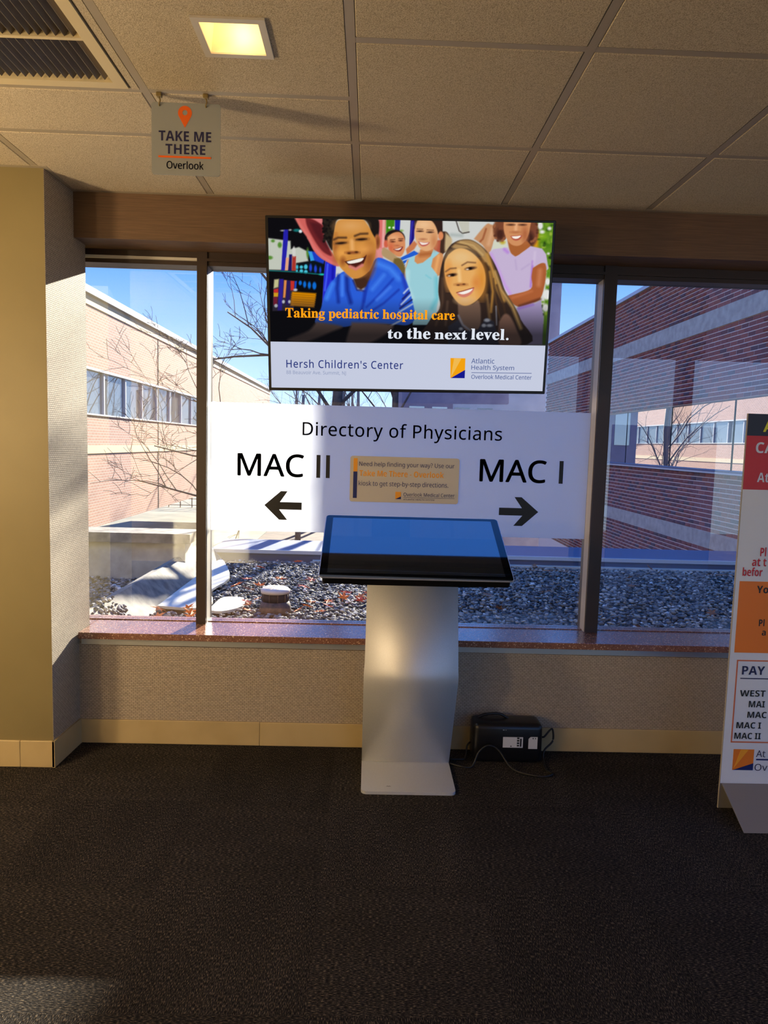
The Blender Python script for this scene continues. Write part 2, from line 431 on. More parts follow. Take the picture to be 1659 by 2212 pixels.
# windows: head, mullions, bottom rails, panes
HEAD, SILLZ = 2.129, 0.508
MUL = [(-0.787, -0.742), (1.032, 1.090), (2.06, 2.10)]
spans = [(-1.46, -0.787), (-0.742, 1.032), (1.090, 2.06)]
wlabels = ['narrow left window looking onto the lit brick building', 'wide middle window with the white directory film', 'right window looking onto the red brick building']
for i, (xa, xb) in enumerate(spans):
    w_ = empty('window_%d' % (i + 1), (0.5 * (xa + xb), 3.22, SILLZ), wlabels[i], kind='structure')
    box('head_frame', xa, xb, 3.232, 3.335, HEAD, 2.187, 'bronze_frame', w_)
    box('head_stop', xa, xb, 3.222, 3.232, HEAD + 0.018, HEAD + 0.03, 'frame_light' if i == 0 else 'bronze_frame', w_)
    box('bottom_rail', xa, xb, 3.27, 3.335, 0.479, SILLZ + 0.004, 'granite', w_)
    box('glass_pane', xa, xb, 3.303, 3.309, SILLZ + 0.004, HEAD, 'window_glass', w_)
    m0, m1 = MUL[i]
    box('mullion', m0, m1, 3.222, 3.345, 0.508, 2.187, 'bronze_frame', w_)
    box('mullion_lit_side', m0 - 0.0015, m0, 3.236, 3.303, SILLZ, HEAD, 'frame_light', w_)  # pale tan side strip, sunlit look of the mullion side put into its colour
    box('mullion_lit_side', m1, m1 + 0.0015, 3.236, 3.303, SILLZ, HEAD, 'frame_light', w_)
# rest of the corridor, behind and beside the camera
wb = empty('wall_back', (0, BACK, 0), 'corridor wall opposite the windows, behind the viewer', kind='structure')
box('wall_panel', LEFT, 0.9, BACK - 0.2, BACK, 0, CEIL + 0.1, 'back_wall', wb)
pil = [0.9, 2.45, 3.55, RIGHT]
for a in pil[1:]: box('pier', a - 0.13, a, BACK - 0.2, BACK, 0, CEIL + 0.1, 'bronze_frame', wb)
box('wall_panel', 0.9, RIGHT, BACK - 0.2, BACK, 0, 0.12, 'back_wall', wb)
for a, b in zip(pil[:-1], pil[1:]): box('glass_pane', a, b - 0.13, BACK - 0.11, BACK - 0.104, 0.12, CEIL, 'window_glass', wb)
box('wall_end_left', LEFT - 0.2, LEFT, BACK, 3.4, 0, CEIL + 0.1, 'back_wall', label='far left end wall of the corridor', kind='structure')
we = empty('wall_end_right', (RIGHT, 1.0, 0), 'unseen corridor end at the right, glazed to add blue sky light', kind='structure')  # glazing added on this unseen end to bring in cool sky light
box('wall_panel', RIGHT, RIGHT + 0.2, BACK, 3.42, 0, 0.12, 'back_wall', we)
for q in (BACK, 0.3, 1.8, 3.3): box('pier', RIGHT, RIGHT + 0.12, q, q + 0.1, 0.12, CEIL + 0.1, 'bronze_frame', we)
for q in (BACK, 0.3, 1.8): box('glass_pane', RIGHT + .05, RIGHT + .056, q + 0.1, q + 1.5, 0.12, CEIL + 0.1, 'window_glass', we)

# ------------------------------------------------------------------ ceiling fittings
dl = empty('recessed_downlight', (-0.37, 1.89, CEIL), 'square recessed ceiling downlight glowing warm yellow', 'light')
bm = bmesh.new()
def frame_bm(bm, x0, x1, y0, y1, z0, z1, wd):
    for b in ((x0, x1, y0, y0 + wd), (x0, x1, y1 - wd, y1), (x0, x0 + wd, y0 + wd, y1 - wd), (x1 - wd, x1, y0 + wd, y1 - wd)):
        bm_box(bm, b[0], b[1], b[2], b[3], z0, z1)
frame_bm(bm, LX0, LX1, LY0, LY1, CEIL - 0.010, CEIL - 0.004, 0.018)
bm_obj('trim_frame', bm, 'downlight_frame', dl)
ix0, ix1, iy0, iy1 = LX0 + .018, LX1 - .018, LY0 + .018, LY1 - .018
RZ = CEIL + 0.13; s_ = 0.02
v = [(ix0, iy0, CEIL - .006), (ix1, iy0, CEIL - .006), (ix1, iy1, CEIL - .006), (ix0, iy1, CEIL - .006),
     (ix0 + s_, iy0 + s_, RZ), (ix1 - s_, iy0 + s_, RZ), (ix1 - s_, iy1 - s_, RZ), (ix0 + s_, iy1 - s_, RZ)]
mobj('reflector', v, [(0, 1, 5, 4), (1, 2, 6, 5), (2, 3, 7, 6), (3, 0, 4, 7), (4, 5, 6, 7)], 'reflector_white', dl)
cyl('bulb', -0.372, 1.872, CEIL + 0.045, CEIL + 0.12, 0.02, 0.016, 'bulb', dl, 14)
la = bpy.data.lights.new('downlight_lamp', 'POINT'); lo_ = bpy.data.objects.new('downlight_lamp', la); COL.objects.link(lo_)
lo_.parent = dl; lo_.location = (0.01, 0.02, 0.03); la.energy = 0.24; la.color = (1.0, 0.64, 0.27); la.shadow_soft_size = 0.03

gr = empty('air_return_grille', (-1.0, 1.87, CEIL), 'cream metal air return grille with dark slats in the ceiling', 'air grille')
GX0, GX1, GY0, GY1 = -1.265, -0.728, 1.59, 2.170
bm = bmesh.new(); frame_bm(bm, GX0, GX1, GY0, GY1, CEIL - 0.007, CEIL + 0.02, 0.034); bm_obj('frame', bm, 'grille_paint', gr)
box('side_strip', -0.7225, X0 - TW - .002, 1.59, 2.18, CEIL - 0.003, CEIL + .012, 'ceiling_tile', gr)
divs = [GY0 + 0.034, 1.730, 1.922, GY1 - 0.034]
for q in divs[1:3]: box('divider', GX0 + .034, GX1 - .034, q - .006, q + .006, CEIL - 0.006, CEIL + .02, 'grille_paint', gr)
bx0, bx1 = GX0 + .034, GX1 - .034
nb = 21; pitch = (bx1 - bx0) / nb
for a, b in zip(divs[:-1], divs[1:]):
    a += .006; b -= .006
    sm = bpy.data.meshes.new('slat')
    hl = (b - a) / 2
    sm.from_pydata([(-.010, -hl, 0), (-.0088, -hl, 0), (.0095, -hl, .022), (.0083, -hl, .022), (-.010, hl, 0), (-.0088, hl, 0), (.0095, hl, .022), (.0083, hl, .022)], [],
                   [(0, 1, 2, 3), (4, 7, 6, 5), (0, 4, 5, 1), (1, 5, 6, 2), (2, 6, 7, 3), (3, 7, 4, 0)])
    sm.materials.append(MATS['blade_metal'])
    for k in range(nb):
        o = bpy.data.objects.new('slat', sm); COL.objects.link(o); o.parent = gr
        o.location = (bx0 + (k + .5) * pitch + 1.0, (a + b) / 2 - 1.87, -0.003)
box('duct_back', GX0 + .01, GX1 - .01, GY0 + .01, GY1 - .01, CEIL + .05, CEIL + .055, 'plenum_dark', gr)

# unseen globes added as warm fill for the ceiling and the left side
emat('fill_glow', (1.0, 0.74, 0.42, 1), 165.0)
pmat('lamp_metal', C(60, 52, 46), 0.4, metal=0.6)
FILL_GLOBES = [(-2.15, 1.65, 1.0), (-2.7, -0.45, 1.0)]
fill_labels = ['warm fill globe added in front of the column wall, out of frame', 'warm fill globe added behind the viewer']
for (px, py, k), lb in zip(FILL_GLOBES, fill_labels):
    pn = empty('fill_globe', (px, py, 1.45), lb, 'lamp', 'added warm fill globes')
    bm = bmesh.new(); bmesh.ops.create_icosphere(bm, subdivisions=3, radius=0.1, matrix=Matrix.Translation((px, py, 1.45))); bm_obj('globe', bm, 'fill_glow', pn, True)
    tube('cord', [(px, py, 1.55), (px, py, CEIL)], 0.006, 'lamp_metal', pn)
    cyl('canopy', px, py, CEIL - 0.03, CEIL - 0.004, 0.06, 0.06, 'lamp_metal', pn)

# ------------------------------------------------------------------ hanging sign
pmat('sign_grey', C(146, 149, 148), 0.35, spec=0.5)
pmat('print_navy', C(24, 24, 72), 0.5); pmat('print_orange', C(232, 98, 8), 0.5); pmat('print_black', C(14, 14, 16), 0.5)
pmat('clip_brass', C(150, 130, 84), 0.4, metal=0.5)
HY = 2.200
hs = empty('hanging_sign', (-0.57, HY, 2.145), 'small grey TAKE ME THERE sign with orange pin hanging from the ceiling', 'sign')
prism('panel', rrect(-0.672, -0.469, 2.145, 2.350, 0.008), 'y', HY, HY + 0.003, 'sign_grey', hs)
pin = []
pc, pr = (-0.5735, 2.3215), 0.0205
for k in range(25):
    a = math.radians(-28 + (236 * k / 24)); pin.append((pc[0] + pr * math.cos(a), pc[1] + pr * math.sin(a)))
pin.append((-0.5735, 2.280))
inner = [(pc[0] + 0.0075 * math.cos(2 * math.pi * k / 20), pc[1] + 0.001 + 0.0075 * math.sin(2 * math.pi * k / 20)) for k in range(20)]
bm = bmesh.new()
A_ = [bm.verts.new((p[0], HY - 0.0006, p[1])) for p in pin]; B_ = [bm.verts.new((p[0], HY - 0.0006, p[1])) for p in inner]
es = [bm.edges.new((A_[i], A_[(i + 1) % len(A_)])) for i in range(len(A_))] + [bm.edges.new((B_[i], B_[(i + 1) % len(B_)])) for i in range(len(B_))]
bmesh.ops.triangle_fill(bm, use_beauty=True, edges=es)
bm_obj('pin_icon', bm, 'print_orange', hs)
text_xz('lettering', 'TAKE ME', -0.651, -0.496, 2.2415, 2.270, HY - 0.0006, 'print_navy', hs, 'bold', 0.0)
text_xz('lettering', 'THERE', -0.631, -0.513, 2.2045, 2.2325, HY - 0.0006, 'print_navy', hs, 'bold', 0.0)
flat_xz('rule', [(-0.652, 2.1935), (-0.496, 2.1935), (-0.496, 2.199), (-0.652, 2.199)], HY - 0.0008, 'print_orange', hs)
text_xz('lettering', 'Overlook', -0.628, -0.518, 2.162, 2.185, HY - 0.0006, 'print_navy', hs, 'sans', fat=0.008)
for hx in (-0.648, -0.511):
    hk = box('ceiling_clip', hx - .008, hx + .008, HY - .012, HY + .004, CEIL - .014, CEIL - .002, 'clip_brass', hs, .002, 1)
    tube('hook', spline([(hx, HY - .004, CEIL - .014), (hx + .003, HY - .006, CEIL - .024), (hx, HY - .006, CEIL - .034), (hx, HY + .001, CEIL - .036)], 5), .0022, 'clip_brass', hk, 6)

# ------------------------------------------------------------------ directory film on the glass
def film_mat():
    m, t = new_mat('white_film')
    out = N(t, 'ShaderNodeOutputMaterial'); mix = N(t, 'ShaderNodeMixShader'); mix.inputs[0].default_value = 0.8
    d = N(t, 'ShaderNodeBsdfDiffuse'); d.inputs[0].default_value = (0.80, 0.82, 0.85, 1)
    tr = N(t, 'ShaderNodeBsdfTranslucent'); tr.inputs[0].default_value = (0.90, 0.92, 0.95, 1)
    L(t, d.outputs[0], mix.inputs[1]); L(t, tr.outputs[0], mix.inputs[2]); L(t, mix.outputs[0], out.inputs[0])
film_mat()
FY = 3.300
def FX(x): return x * FY / 3.22
def FZ(z): return EYE + (z - EYE) * FY / 3.22
fm = empty('directory_film', (0.15, FY, FZ(0.952)), 'white window film reading Directory of Physicians with two black arrows', 'window sign')
box('film_sheet', -0.738, 1.028, FY, FY + 0.0012, FZ(0.951), FZ(1.531), 'white_film', fm)
ty = FY - 0.0007
text_xz('lettering', 'Directory of Physicians', FX(-0.308), FX(0.600), FZ(1.374), FZ(1.457), ty, 'print_black', fm, 'sans', 0.0, 1.04, fat=0.004)
def mac(x0, x1, z0, z1, split, bars):
    X = lambda u: FX(x0 + u * (x1 - x0))
    text_xz('lettering', 'MAC', X(0), X(split), FZ(z0) - .001, FZ(z1) + .001, ty, 'print_black', fm, 'sans', fat=0.010)
    for a, b in bars: flat_xz('numeral', [(X(a), FZ(z0)), (X(b), FZ(z0)), (X(b), FZ(z1)), (X(a), FZ(z1))], ty - .0003, 'print_black', fm)
mac(-0.601, -0.181, 1.202, 1.306, .72, ((.855, .897), (.958, 1.0)))
mac(0.504, 0.889, 1.205, 1.309, .80, ((.952, 1.0),))
def arrow(x0, x1, z0, z1, flip):
    # outline of a thick arrow with a slanted-back head
    q = [(0, .5), (.44, 1), (.62, 1), (.42, .62), (1, .62), (1, .36), (.40, .36), (.62, 0), (.40, 0)]
    pts = [((x1 - u * (x1 - x0)) if flip else (x0 + u * (x1 - x0)), z0 + v_ * (z1 - z0)) for u, v_ in q]
    flat_xz('arrow', pts, FY - 0.0012, 'print_black', fm)
arrow(FX(-0.477), FX(-0.306), FZ(1.005), FZ(1.137), False)
arrow(FX(0.601), FX(0.783), FZ(1.005), FZ(1.138), True)

# plaque on the film
pmat('plaque_silver', C(196, 188, 176), 0.3); pmat('print_amber', C(238, 158, 30), 0.5); pmat('print_blue', C(10, 28, 96), 0.5)
pq = empty('notice_plaque', (FX(0.16), FY - 0.004, FZ(1.098)), 'small silver notice on the film about finding your way with the kiosk', 'sign')
px0, px1, pz0, pz1 = FX(-0.088), FX(0.410), FZ(1.098), FZ(1.307)
prism('panel', rrect(px0, px1, pz0, pz1, 0.012), 'y', FY - 0.006, FY - 0.0014, 'plaque_silver', pq)
def PU(u): return px0 + u * (px1 - px0)
def PV(v_): return pz1 - v_ * (pz1 - pz0)
py = FY - 0.0068
def ptext(s, u0, u1, v0, v1, mat, font='sans', bold=0.0): text_xz('lettering', s, PU(u0), PU(u1), PV(v1), PV(v0), py, mat, pq, font, bold)
ptext('Need help finding your way? Use our', .082, .955, .115, .245, 'print_blue')
ptext('Take Me There - Overlook', .085, .86, .30, .435, 'print_amber', 'bold')
ptext('kiosk to get step-by-step directions.', .08, .905, .535, .675, 'print_blue')
ptext('Overlook Medical Center', .495, .965, .77, .855, 'print_blue')
ptext('ATLANTIC HEALTH SYSTEM', .495, .78, .905, .94, 'print_blue')
def pflat(n, u0, u1, v0, v1, mat): flat_xz(n, [(PU(u0), PV(v1)), (PU(u1), PV(v1)), (PU(u1), PV(v0)), (PU(u0), PV(v0))], py, mat, pq)
pflat('orange_bar', .03, .066, .05, .34, 'print_amber'); pflat('blue_bar', .03, .066, .34, .92, 'print_blue')
pflat('rule', .495, .965, .875, .882, 'print_blue'); pflat('logo', .42, .472, .76, .92, 'print_amber')
flat_xz('logo_corner', [(PU(.42), PV(.92)), (PU(.472), PV(.92)), (PU(.472), PV(.86))], py - .0006, 'print_blue', pq)

# ------------------------------------------------------------------ television
TVW, TVH = 1.130, 0.668
pmat('tv_plastic', C(12, 12, 14), 0.35)
tv = empty('television', (-0.418, 2.912, 1.568), 'wall-mounted television showing a hospital advert with smiling children', 'television', rot=(0.136, -0.016, 0.0))
SC0, SC1, SB0, SB1 = 0.011, TVW - 0.011, 0.012, TVH - 0.010
bm = bmesh.new(); bm_box(bm, 0, TVW, 0.0, 0.03, 0, TVH, 0.003, 1); bm_obj('housing', bm, 'tv_plastic', tv)
box('rear_bulge', .2, TVW - .2, 0.03, .075, .06, TVH - .12, 'tv_plastic', tv, .01, 2)
box('wall_bracket', .45, .68, .075, .30, TVH - 0.07, TVH - 0.02, 'tv_plastic', tv)
TVE = 0.77
# the picture: artwork units run 27..1608 across and 43..985 down the set's face
def homography(src, dst):
    A = []
    for (x, y), (u, v_) in zip(src, dst):
        A.append([x, y, 1, 0, 0, 0, -u * x, -u * y, -u]); A.append([0, 0, 0, x, y, 1, -v_ * x, -v_ * y, -v_])
    _, _, Vt = np.linalg.svd(np.array(A, float)); return Vt[-1].reshape(3, 3)
ART = [(27, 43), (1608, 66), (1549, 985), (46, 960)]
LOC = [(0, TVH), (TVW, TVH), (TVW, 0), (0, 0)]
H_a = homography(LOC, ART); H_l = homography(ART, LOC)
def hmap(Hm, x, y):
    q = Hm @ np.array([np.asarray(x, float), np.asarray(y, float), np.ones_like(np.asarray(x, float))]); return q[0] / q[2], q[1] / q[2]
def l_of(x, y): a, b = hmap(H_l, x, y); return float(a), float(b)
BAN = l_of(800, 716)[1]       # top of the white banner
NX, NY = 520, 214
gx = np.linspace(SC0, SC1, NX); gz = np.linspace(BAN, SB1, NY)
GX, GZ = np.meshgrid(gx, gz)
AX, AY = hmap(H_a, GX.ravel(), GZ.ravel())
img = np.zeros((AX.size, 3)); img[:] = (203, 206, 203)
def kA(p): return [(x * .3485, y * .3485 + 25.1) for x, y in p]
def kB(p): return [(x * .3485 + 553.0, y * .3485 + 25.1) for x, y in p]
def kC(p): return [(x * .3485 + 1055.7, y * .3485 + 25.1) for x, y in p]
K = {'A': kA, 'B': kB, 'C': kC}
def seg_dist(px, py, a, b):
    dx, dy = b[0] - a[0], b[1] - a[1]; l2 = dx * dx + dy * dy + 1e-9
    t = np.clip(((px - a[0]) * dx + (py - a[1]) * dy) / l2, 0, 1)
    return np.hypot(px - a[0] - t * dx, py - a[1] - t * dy)
def lay(idx, alpha, col, alpha0=1.0):
    a = (alpha * alpha0)[:, None]; img[idx] = img[idx] * (1 - a) + np.array(col, float) * a
def poly(k, pts, col, soft=2.5, al=1.0):
    p = K[k](pts); xs = [q[0] for q in p]; ys = [q[1] for q in p]
    idx = np.where((AX > min(xs) - soft) & (AX < max(xs) + soft) & (AY > min(ys) - soft) & (AY < max(ys) + soft))[0]
    if idx.size == 0: return
    x, y = AX[idx], AY[idx]; ins = np.zeros(idx.size, bool); dm = np.full(idx.size, 1e9)
    for i in range(len(p)):
        a, b = p[i], p[(i + 1) % len(p)]
        if a[1] != b[1]:
            c_ = ((a[1] > y) != (b[1] > y)) & (x < (b[0] - a[0]) * (y - a[1]) / (b[1] - a[1]) + a[0]); ins ^= c_
        dm = np.minimum(dm, seg_dist(x, y, a, b))
    sd = np.where(ins, -dm, dm); lay(idx, np.clip(.5 - sd / (2 * soft), 0, 1), col, al)
def smooth(pts, n=5):
    q = spline([(a, b, 0) for a, b in list(pts) + [pts[0]]], n); return [(v_.x, v_.y) for v_ in q[:-1]]
def spoly(k, pts, col, soft=2.5, al=1.0): poly(k, smooth(pts), col, soft, al)
def ell(k, cx, cy, rx, ry, col, soft=2.5, rot=0.0, al=1.0):
    (x0, y0), = K[k]([(cx, cy)]); rx *= .3485; ry *= .3485
    R_ = max(rx, ry) + soft * 2
    idx = np.where((np.abs(AX - x0) < R_) & (np.abs(AY - y0) < R_))[0]
    if idx.size == 0: return
    c_, s_ = math.cos(rot), math.sin(rot); dx, dy = AX[idx] - x0, AY[idx] - y0
    u, v_ = (dx * c_ + dy * s_) / rx, (-dx * s_ + dy * c_) / ry
    d = (np.hypot(u, v_) - 1) * min(rx, ry); lay(idx, np.clip(.5 - d / (2 * soft), 0, 1), col, al)
def line(k, pts, wd, col, soft=2.0, al=1.0):
    p = K[k](pts); wd *= .3485 / 2
    xs = [q[0] for q in p]; ys = [q[1] for q in p]; m_ = wd + soft
    idx = np.where((AX > min(xs) - m_) & (AX < max(xs) + m_) & (AY > min(ys) - m_) & (AY < max(ys) + m_))[0]
    if idx.size == 0: return
    dm = np.full(idx.size, 1e9)
    for a, b in zip(p[:-1], p[1:]): dm = np.minimum(dm, seg_dist(AX[idx], AY[idx], a, b))
    lay(idx, np.clip(.5 - (dm - wd) / (2 * soft), 0, 1), col, al)
# playground at the left
poly('A', [(60, 40), (545, 60), (760, 400), (1010, 730), (990, 960), (960, 1400), (1300, 1500), (4600, 1700), (4600, 2000), (60, 2000)], (13, 12, 16))
poly('A', [(105, 395), (350, 425), (470, 440), (475, 560), (560, 540), (600, 530), (720, 590), (745, 740), (560, 770), (550, 880), (110, 870)], (190, 195, 182), 4)
for a in ((200, 440, 28, 22), (305, 500, 32, 42), (150, 690, 45, 28), (735, 620, 20, 70)): ell('A', *a, (84, 136, 52), 4)
poly('A', [(365, 270), (435, 270), (430, 440), (385, 880), (325, 880), (355, 440)], (36, 32, 165))
poly('A', [(450, 640), (495, 640), (490, 885), (430, 885)], (30, 20, 92))
poly('A', [(400, 690), (445, 690), (428, 880), (385, 880)], (225, 160, 125))
poly('A', [(500, 660), (555, 670), (548, 885), (490, 885)], (168, 52, 42)); ell('A', 523, 600, 26, 75, (206, 206, 200))
poly('A', [(560, 780), (700, 770), (840, 730), (990, 780), (990, 960), (560, 900)], (12, 20, 26))
for a in ((572, 830, 18, 32), (637, 830, 26, 24), (706, 826, 28, 36), (637, 890, 28, 26), (706, 900, 28, 26), (568, 890, 16, 20)): ell('A', *a, (70, 190, 212), 3)
for a in ((780, 840, 22, 56), (856, 858, 22, 56), (930, 874, 16, 46)): ell('A', *a, (32, 66, 196), 3)
poly('A', [(740, 590), (870, 600), (1000, 720), (980, 780), (830, 730)], (28, 60, 190), 4); poly('A', [(745, 595), (800, 600), (838, 730), (780, 740)], (52, 155, 225), 3)
line('A', [(120, 882), (560, 905), (990, 945)], 14, (20, 112, 112)); ell('A', 955, 940, 40, 14, (30, 190, 170), 3)
ell('A', 570, 280, 55, 22, (20, 110, 110), 3); ell('A', 625, 295, 26, 24, (215, 225, 228), 3); ell('A', 345, 285, 26, 10, (170, 170, 170), 3); ell('A', 465, 275, 22, 12, (170, 170, 170), 3)
poly('A', [(215, 1010), (530, 1040), (520, 1480), (190, 1490)], (46, 40, 56))
poly('A', [(220, 1020), (290, 1010), (280, 1130), (210, 1150)], (190, 188, 136), 4); poly('A', [(210, 1165), (280, 1150), (280, 1215), (210, 1215)], (190, 44, 44))
poly('A', [(210, 1215), (280, 1215), (275, 1275), (210, 1275)], (205, 152, 32)); poly('A', [(205, 1280), (270, 1280), (260, 1400), (205, 1400)], (110, 30, 50))
poly('A', [(300, 1010), (362, 1010), (335, 1480), (270, 1480)], (46, 32, 142)); poly('A', [(372, 1025), (412, 1030), (388, 1290), (355, 1290)], (216, 134, 74))
poly('A', [(415, 1030), (466, 1035), (450, 1400), (395, 1400)], (40, 26, 92)); poly('A', [(470, 1035), (530, 1040), (522, 1180), (472, 1180)], (192, 46, 40))
poly('A', [(535, 1040), (568, 1040), (556, 1150), (530, 1150)], (28, 70, 190))
for a in ((360, 1350, 22, 26), (245, 1410, 26, 26), (452, 1350, 20, 24), (545, 1172, 30, 20)): ell('A', *a, (186, 190, 200), 3)
for a in ((620, 1068, 24, 34), (688, 1090, 24, 48), (760, 1102, 24, 52), (838, 1110, 30, 56)): ell('A', *a, (14, 104, 206), 3)
for q in range(6): poly('A', [(495 - 4 * q, 1200 + 34 * q), (865 - 5 * q, 1225 + 34 * q), (858 - 5 * q, 1265 + 34 * q), (488 - 4 * q, 1240 + 34 * q)], (210 - 10 * q, 132 - 6 * q, 2 + 5 * q), 5)
poly('A', [(1010, 735), (1175, 790), (1165, 990), (1080, 1150), (960, 1380), (985, 950)], (36, 42, 202)); line('A', [(1045, 790), (1028, 980), (1000, 1180)], 26, (66, 92, 238), 4); line('A', [(1130, 800), (1120, 1000)], 40, (22, 22, 170), 5)
poly('A', [(1182, 800), (1290, 890), (1190, 980)], (202, 206, 206))
# slide
spoly('A', [(530, 60), (970, 60), (1000, 400), (1130, 640), (1210, 805), (1080, 770), (930, 690), (820, 570), (740, 400), (620, 240)], (204, 96, 90))
spoly('A', [(700, 70), (800, 110), (960, 180), (990, 400), (1110, 650), (1000, 620), (900, 520), (800, 360), (720, 200)], (108, 34, 38), 5)
spoly('A', [(770, 160), (930, 190), (960, 330), (1060, 560), (960, 470), (850, 330)], (82, 26, 32), 8)
line('A', [(750, 390), (840, 545), (960, 672), (1100, 762), (1205, 798)], 44, (216, 112, 108), 4); line('A', [(555, 90), (640, 230), (760, 390)], 40, (214, 112, 104), 6)
poly('A', [(760, 70), (970, 70), (960, 195)], (216, 122, 122), 4)
# behind: poles, foliage
poly('B', [(245, 60), (365, 60), (345, 560), (240, 560)], (214, 108, 104)); poly('B', [(310, 60), (352, 60), (335, 540), (296, 540)], (226, 164, 158), 4)
poly('B', [(365, 60), (500, 60), (490, 260), (440, 280), (360, 330)], (62, 132, 22), 4); ell('B', 415, 235, 18, 16, (220, 230, 215)); ell('B', 478, 235, 18, 16, (220, 230, 215)); ell('B', 600, 280, 30, 16, (130, 170, 80), 4)
poly('B', [(500, 60), (588, 60), (575, 300), (500, 290)], (22, 32, 156)); poly('B', [(748, 60), (825, 60), (800, 400), (720, 560)], (34, 22, 124)); line('B', [(770, 150), (740, 450)], 16, (60, 60, 180), 3)
# small boy behind
poly('B', [(585, 690), (800, 580), (880, 625), (690, 720), (650, 810)], (34, 92, 206)); line('B', [(600, 740), (700, 700), (860, 650)], 14, (190, 215, 235)); line('B', [(640, 790), (700, 745)], 14, (190, 215, 235))
poly('B', [(670, 560), (800, 430), (850, 480), (800, 560), (690, 640)], (196, 118, 76), 4)
ell('B', 500, 400, 158, 135, (30, 22, 20), 3); ell('B', 365, 480, 34, 60, (205, 96, 70), 3)
spoly('B', [(385, 380), (460, 320), (560, 300), (630, 350), (660, 450), (650, 580), (590, 670), (500, 650), (420, 580), (385, 480)], (212, 138, 92), 3)
ell('B', 480, 390, 70, 40, (228, 168, 122), 12); ell('B', 440, 540, 40, 70, (206, 100, 66), 14)
ell('B', 466, 446, 34, 11, (84, 42, 30), 3); ell('B', 588, 430, 30, 11, (84, 42, 30), 3); line('B', [(430, 420), (500, 412)], 12, (100, 55, 35), 3); line('B', [(560, 402), (625, 402)], 12, (100, 55, 35), 3)
ell('B', 535, 505, 30, 10, (176, 96, 66), 5); spoly('B', [(478, 560), (540, 545), (625, 520), (590, 585), (530, 590)], (128, 42, 40), 3); spoly('B', [(495, 560), (545, 550), (605, 532), (570, 568), (525, 572)], (236, 222, 212), 2)
# adult arm and pink shape
poly('B', [(185, 520), (300, 545), (320, 720), (180, 720)], (220, 140, 138), 4)
spoly('B', [(300, 560), (350, 540), (520, 660), (640, 800), (680, 1060), (600, 950), (480, 770), (310, 660)], (176, 146, 104), 4); spoly('B', [(490, 700), (590, 700), (660, 840), (655, 1000), (560, 860), (480, 770)], (112, 92, 48), 5)
# girl in the pale blue top
poly('B', [(1100, 430), (1260, 410), (1250, 640), (1100, 600)], (176, 84, 62), 4)
spoly('B', [(1230, 290), (1310, 300), (1370, 400), (1350, 520), (1290, 600), (1205, 615)], (66, 44, 34), 3); spoly('B', [(1290, 310), (1380, 390), (1380, 480), (1280, 590)], (196, 172, 130), 6)
spoly('B', [(690, 730), (880, 620), (900, 560), (1090, 550), (1120, 600), (1250, 640), (1230, 900), (1170, 960), (680, 1060)], (206, 140, 88), 3)
line('B', [(1180, 660), (1130, 900)], 40, (232, 168, 104), 8); line('B', [(1090, 620), (900, 640)], 60, (170, 96, 50), 12)
poly('B', [(725, 695), (815, 650), (805, 740), (850, 780), (935, 760), (1060, 665), (1100, 560), (1195, 612), (1090, 700), (1065, 820), (1160, 940), (1175, 1300), (1120, 1700), (780, 1700), (745, 1250), (672, 1100), (665, 860)], (152, 202, 212), 3)
line('B', [(700, 900), (690, 1100), (770, 1300)], 50, (190, 222, 226), 12, .7); line('B', [(1150, 1000), (1160, 1300), (1080, 1450)], 60, (100, 186, 200), 12, .8); line('B', [(985, 950), (1060, 1000)], 16, (110, 190, 205), 5, .7)
poly('B', [(810, 60), (1240, 60), (1245, 300), (1180, 335), (830, 300), (800, 240)], (46, 31, 28), 3)
ell('B', 1215, 355, 40, 64, (216, 134, 88), 3)
spoly('B', [(850, 130), (960, 100), (1080, 140), (1150, 250), (1170, 380), (1110, 530), (1000, 585), (900, 550), (840, 460), (805, 330), (815, 220)], (222, 168, 120), 3)
ell('B', 950, 190, 100, 60, (232, 186, 140), 14); ell('B', 1110, 440, 50, 110, (200, 134, 88), 12)
ell('B', 890, 288, 48, 12, (70, 42, 34), 3); ell('B', 1048, 302, 50, 13, (70, 42, 34), 3); line('B', [(845, 255), (935, 258)], 12, (120, 80, 55), 3); line('B', [(1000, 268), (1100, 272)], 12, (120, 80, 55), 3)
ell('B', 938, 408, 48, 14, (176, 112, 78), 5); spoly('B', [(862, 440), (950, 455), (1040, 455), (1000, 500), (930, 515), (885, 485)], (186, 92, 84), 3); spoly('B', [(880, 447), (950, 460), (1022, 460), (985, 485), (925, 492), (895, 470)], (240, 226, 216), 2)
# pale things and tanned arm behind the front girl
poly('C', [(10, 60), (215, 60), (215, 300), (115, 320)], (192, 192, 178), 3); line('C', [(8, 120), (60, 280), (110, 318), (215, 298)], 16, (60, 52, 46), 3); line('C', [(-60, 340), (100, 350)], 40, (165, 175, 172), 10)
spoly('C', [(290, 400), (480, 185), (560, 185), (660, 230), (600, 440), (520, 640), (430, 500)], (194, 140, 98), 4); line('C', [(480, 250), (430, 400), (390, 440)], 24, (150, 82, 50), 5); line('C', [(580, 260), (520, 480)], 50, (214, 164, 124), 10)
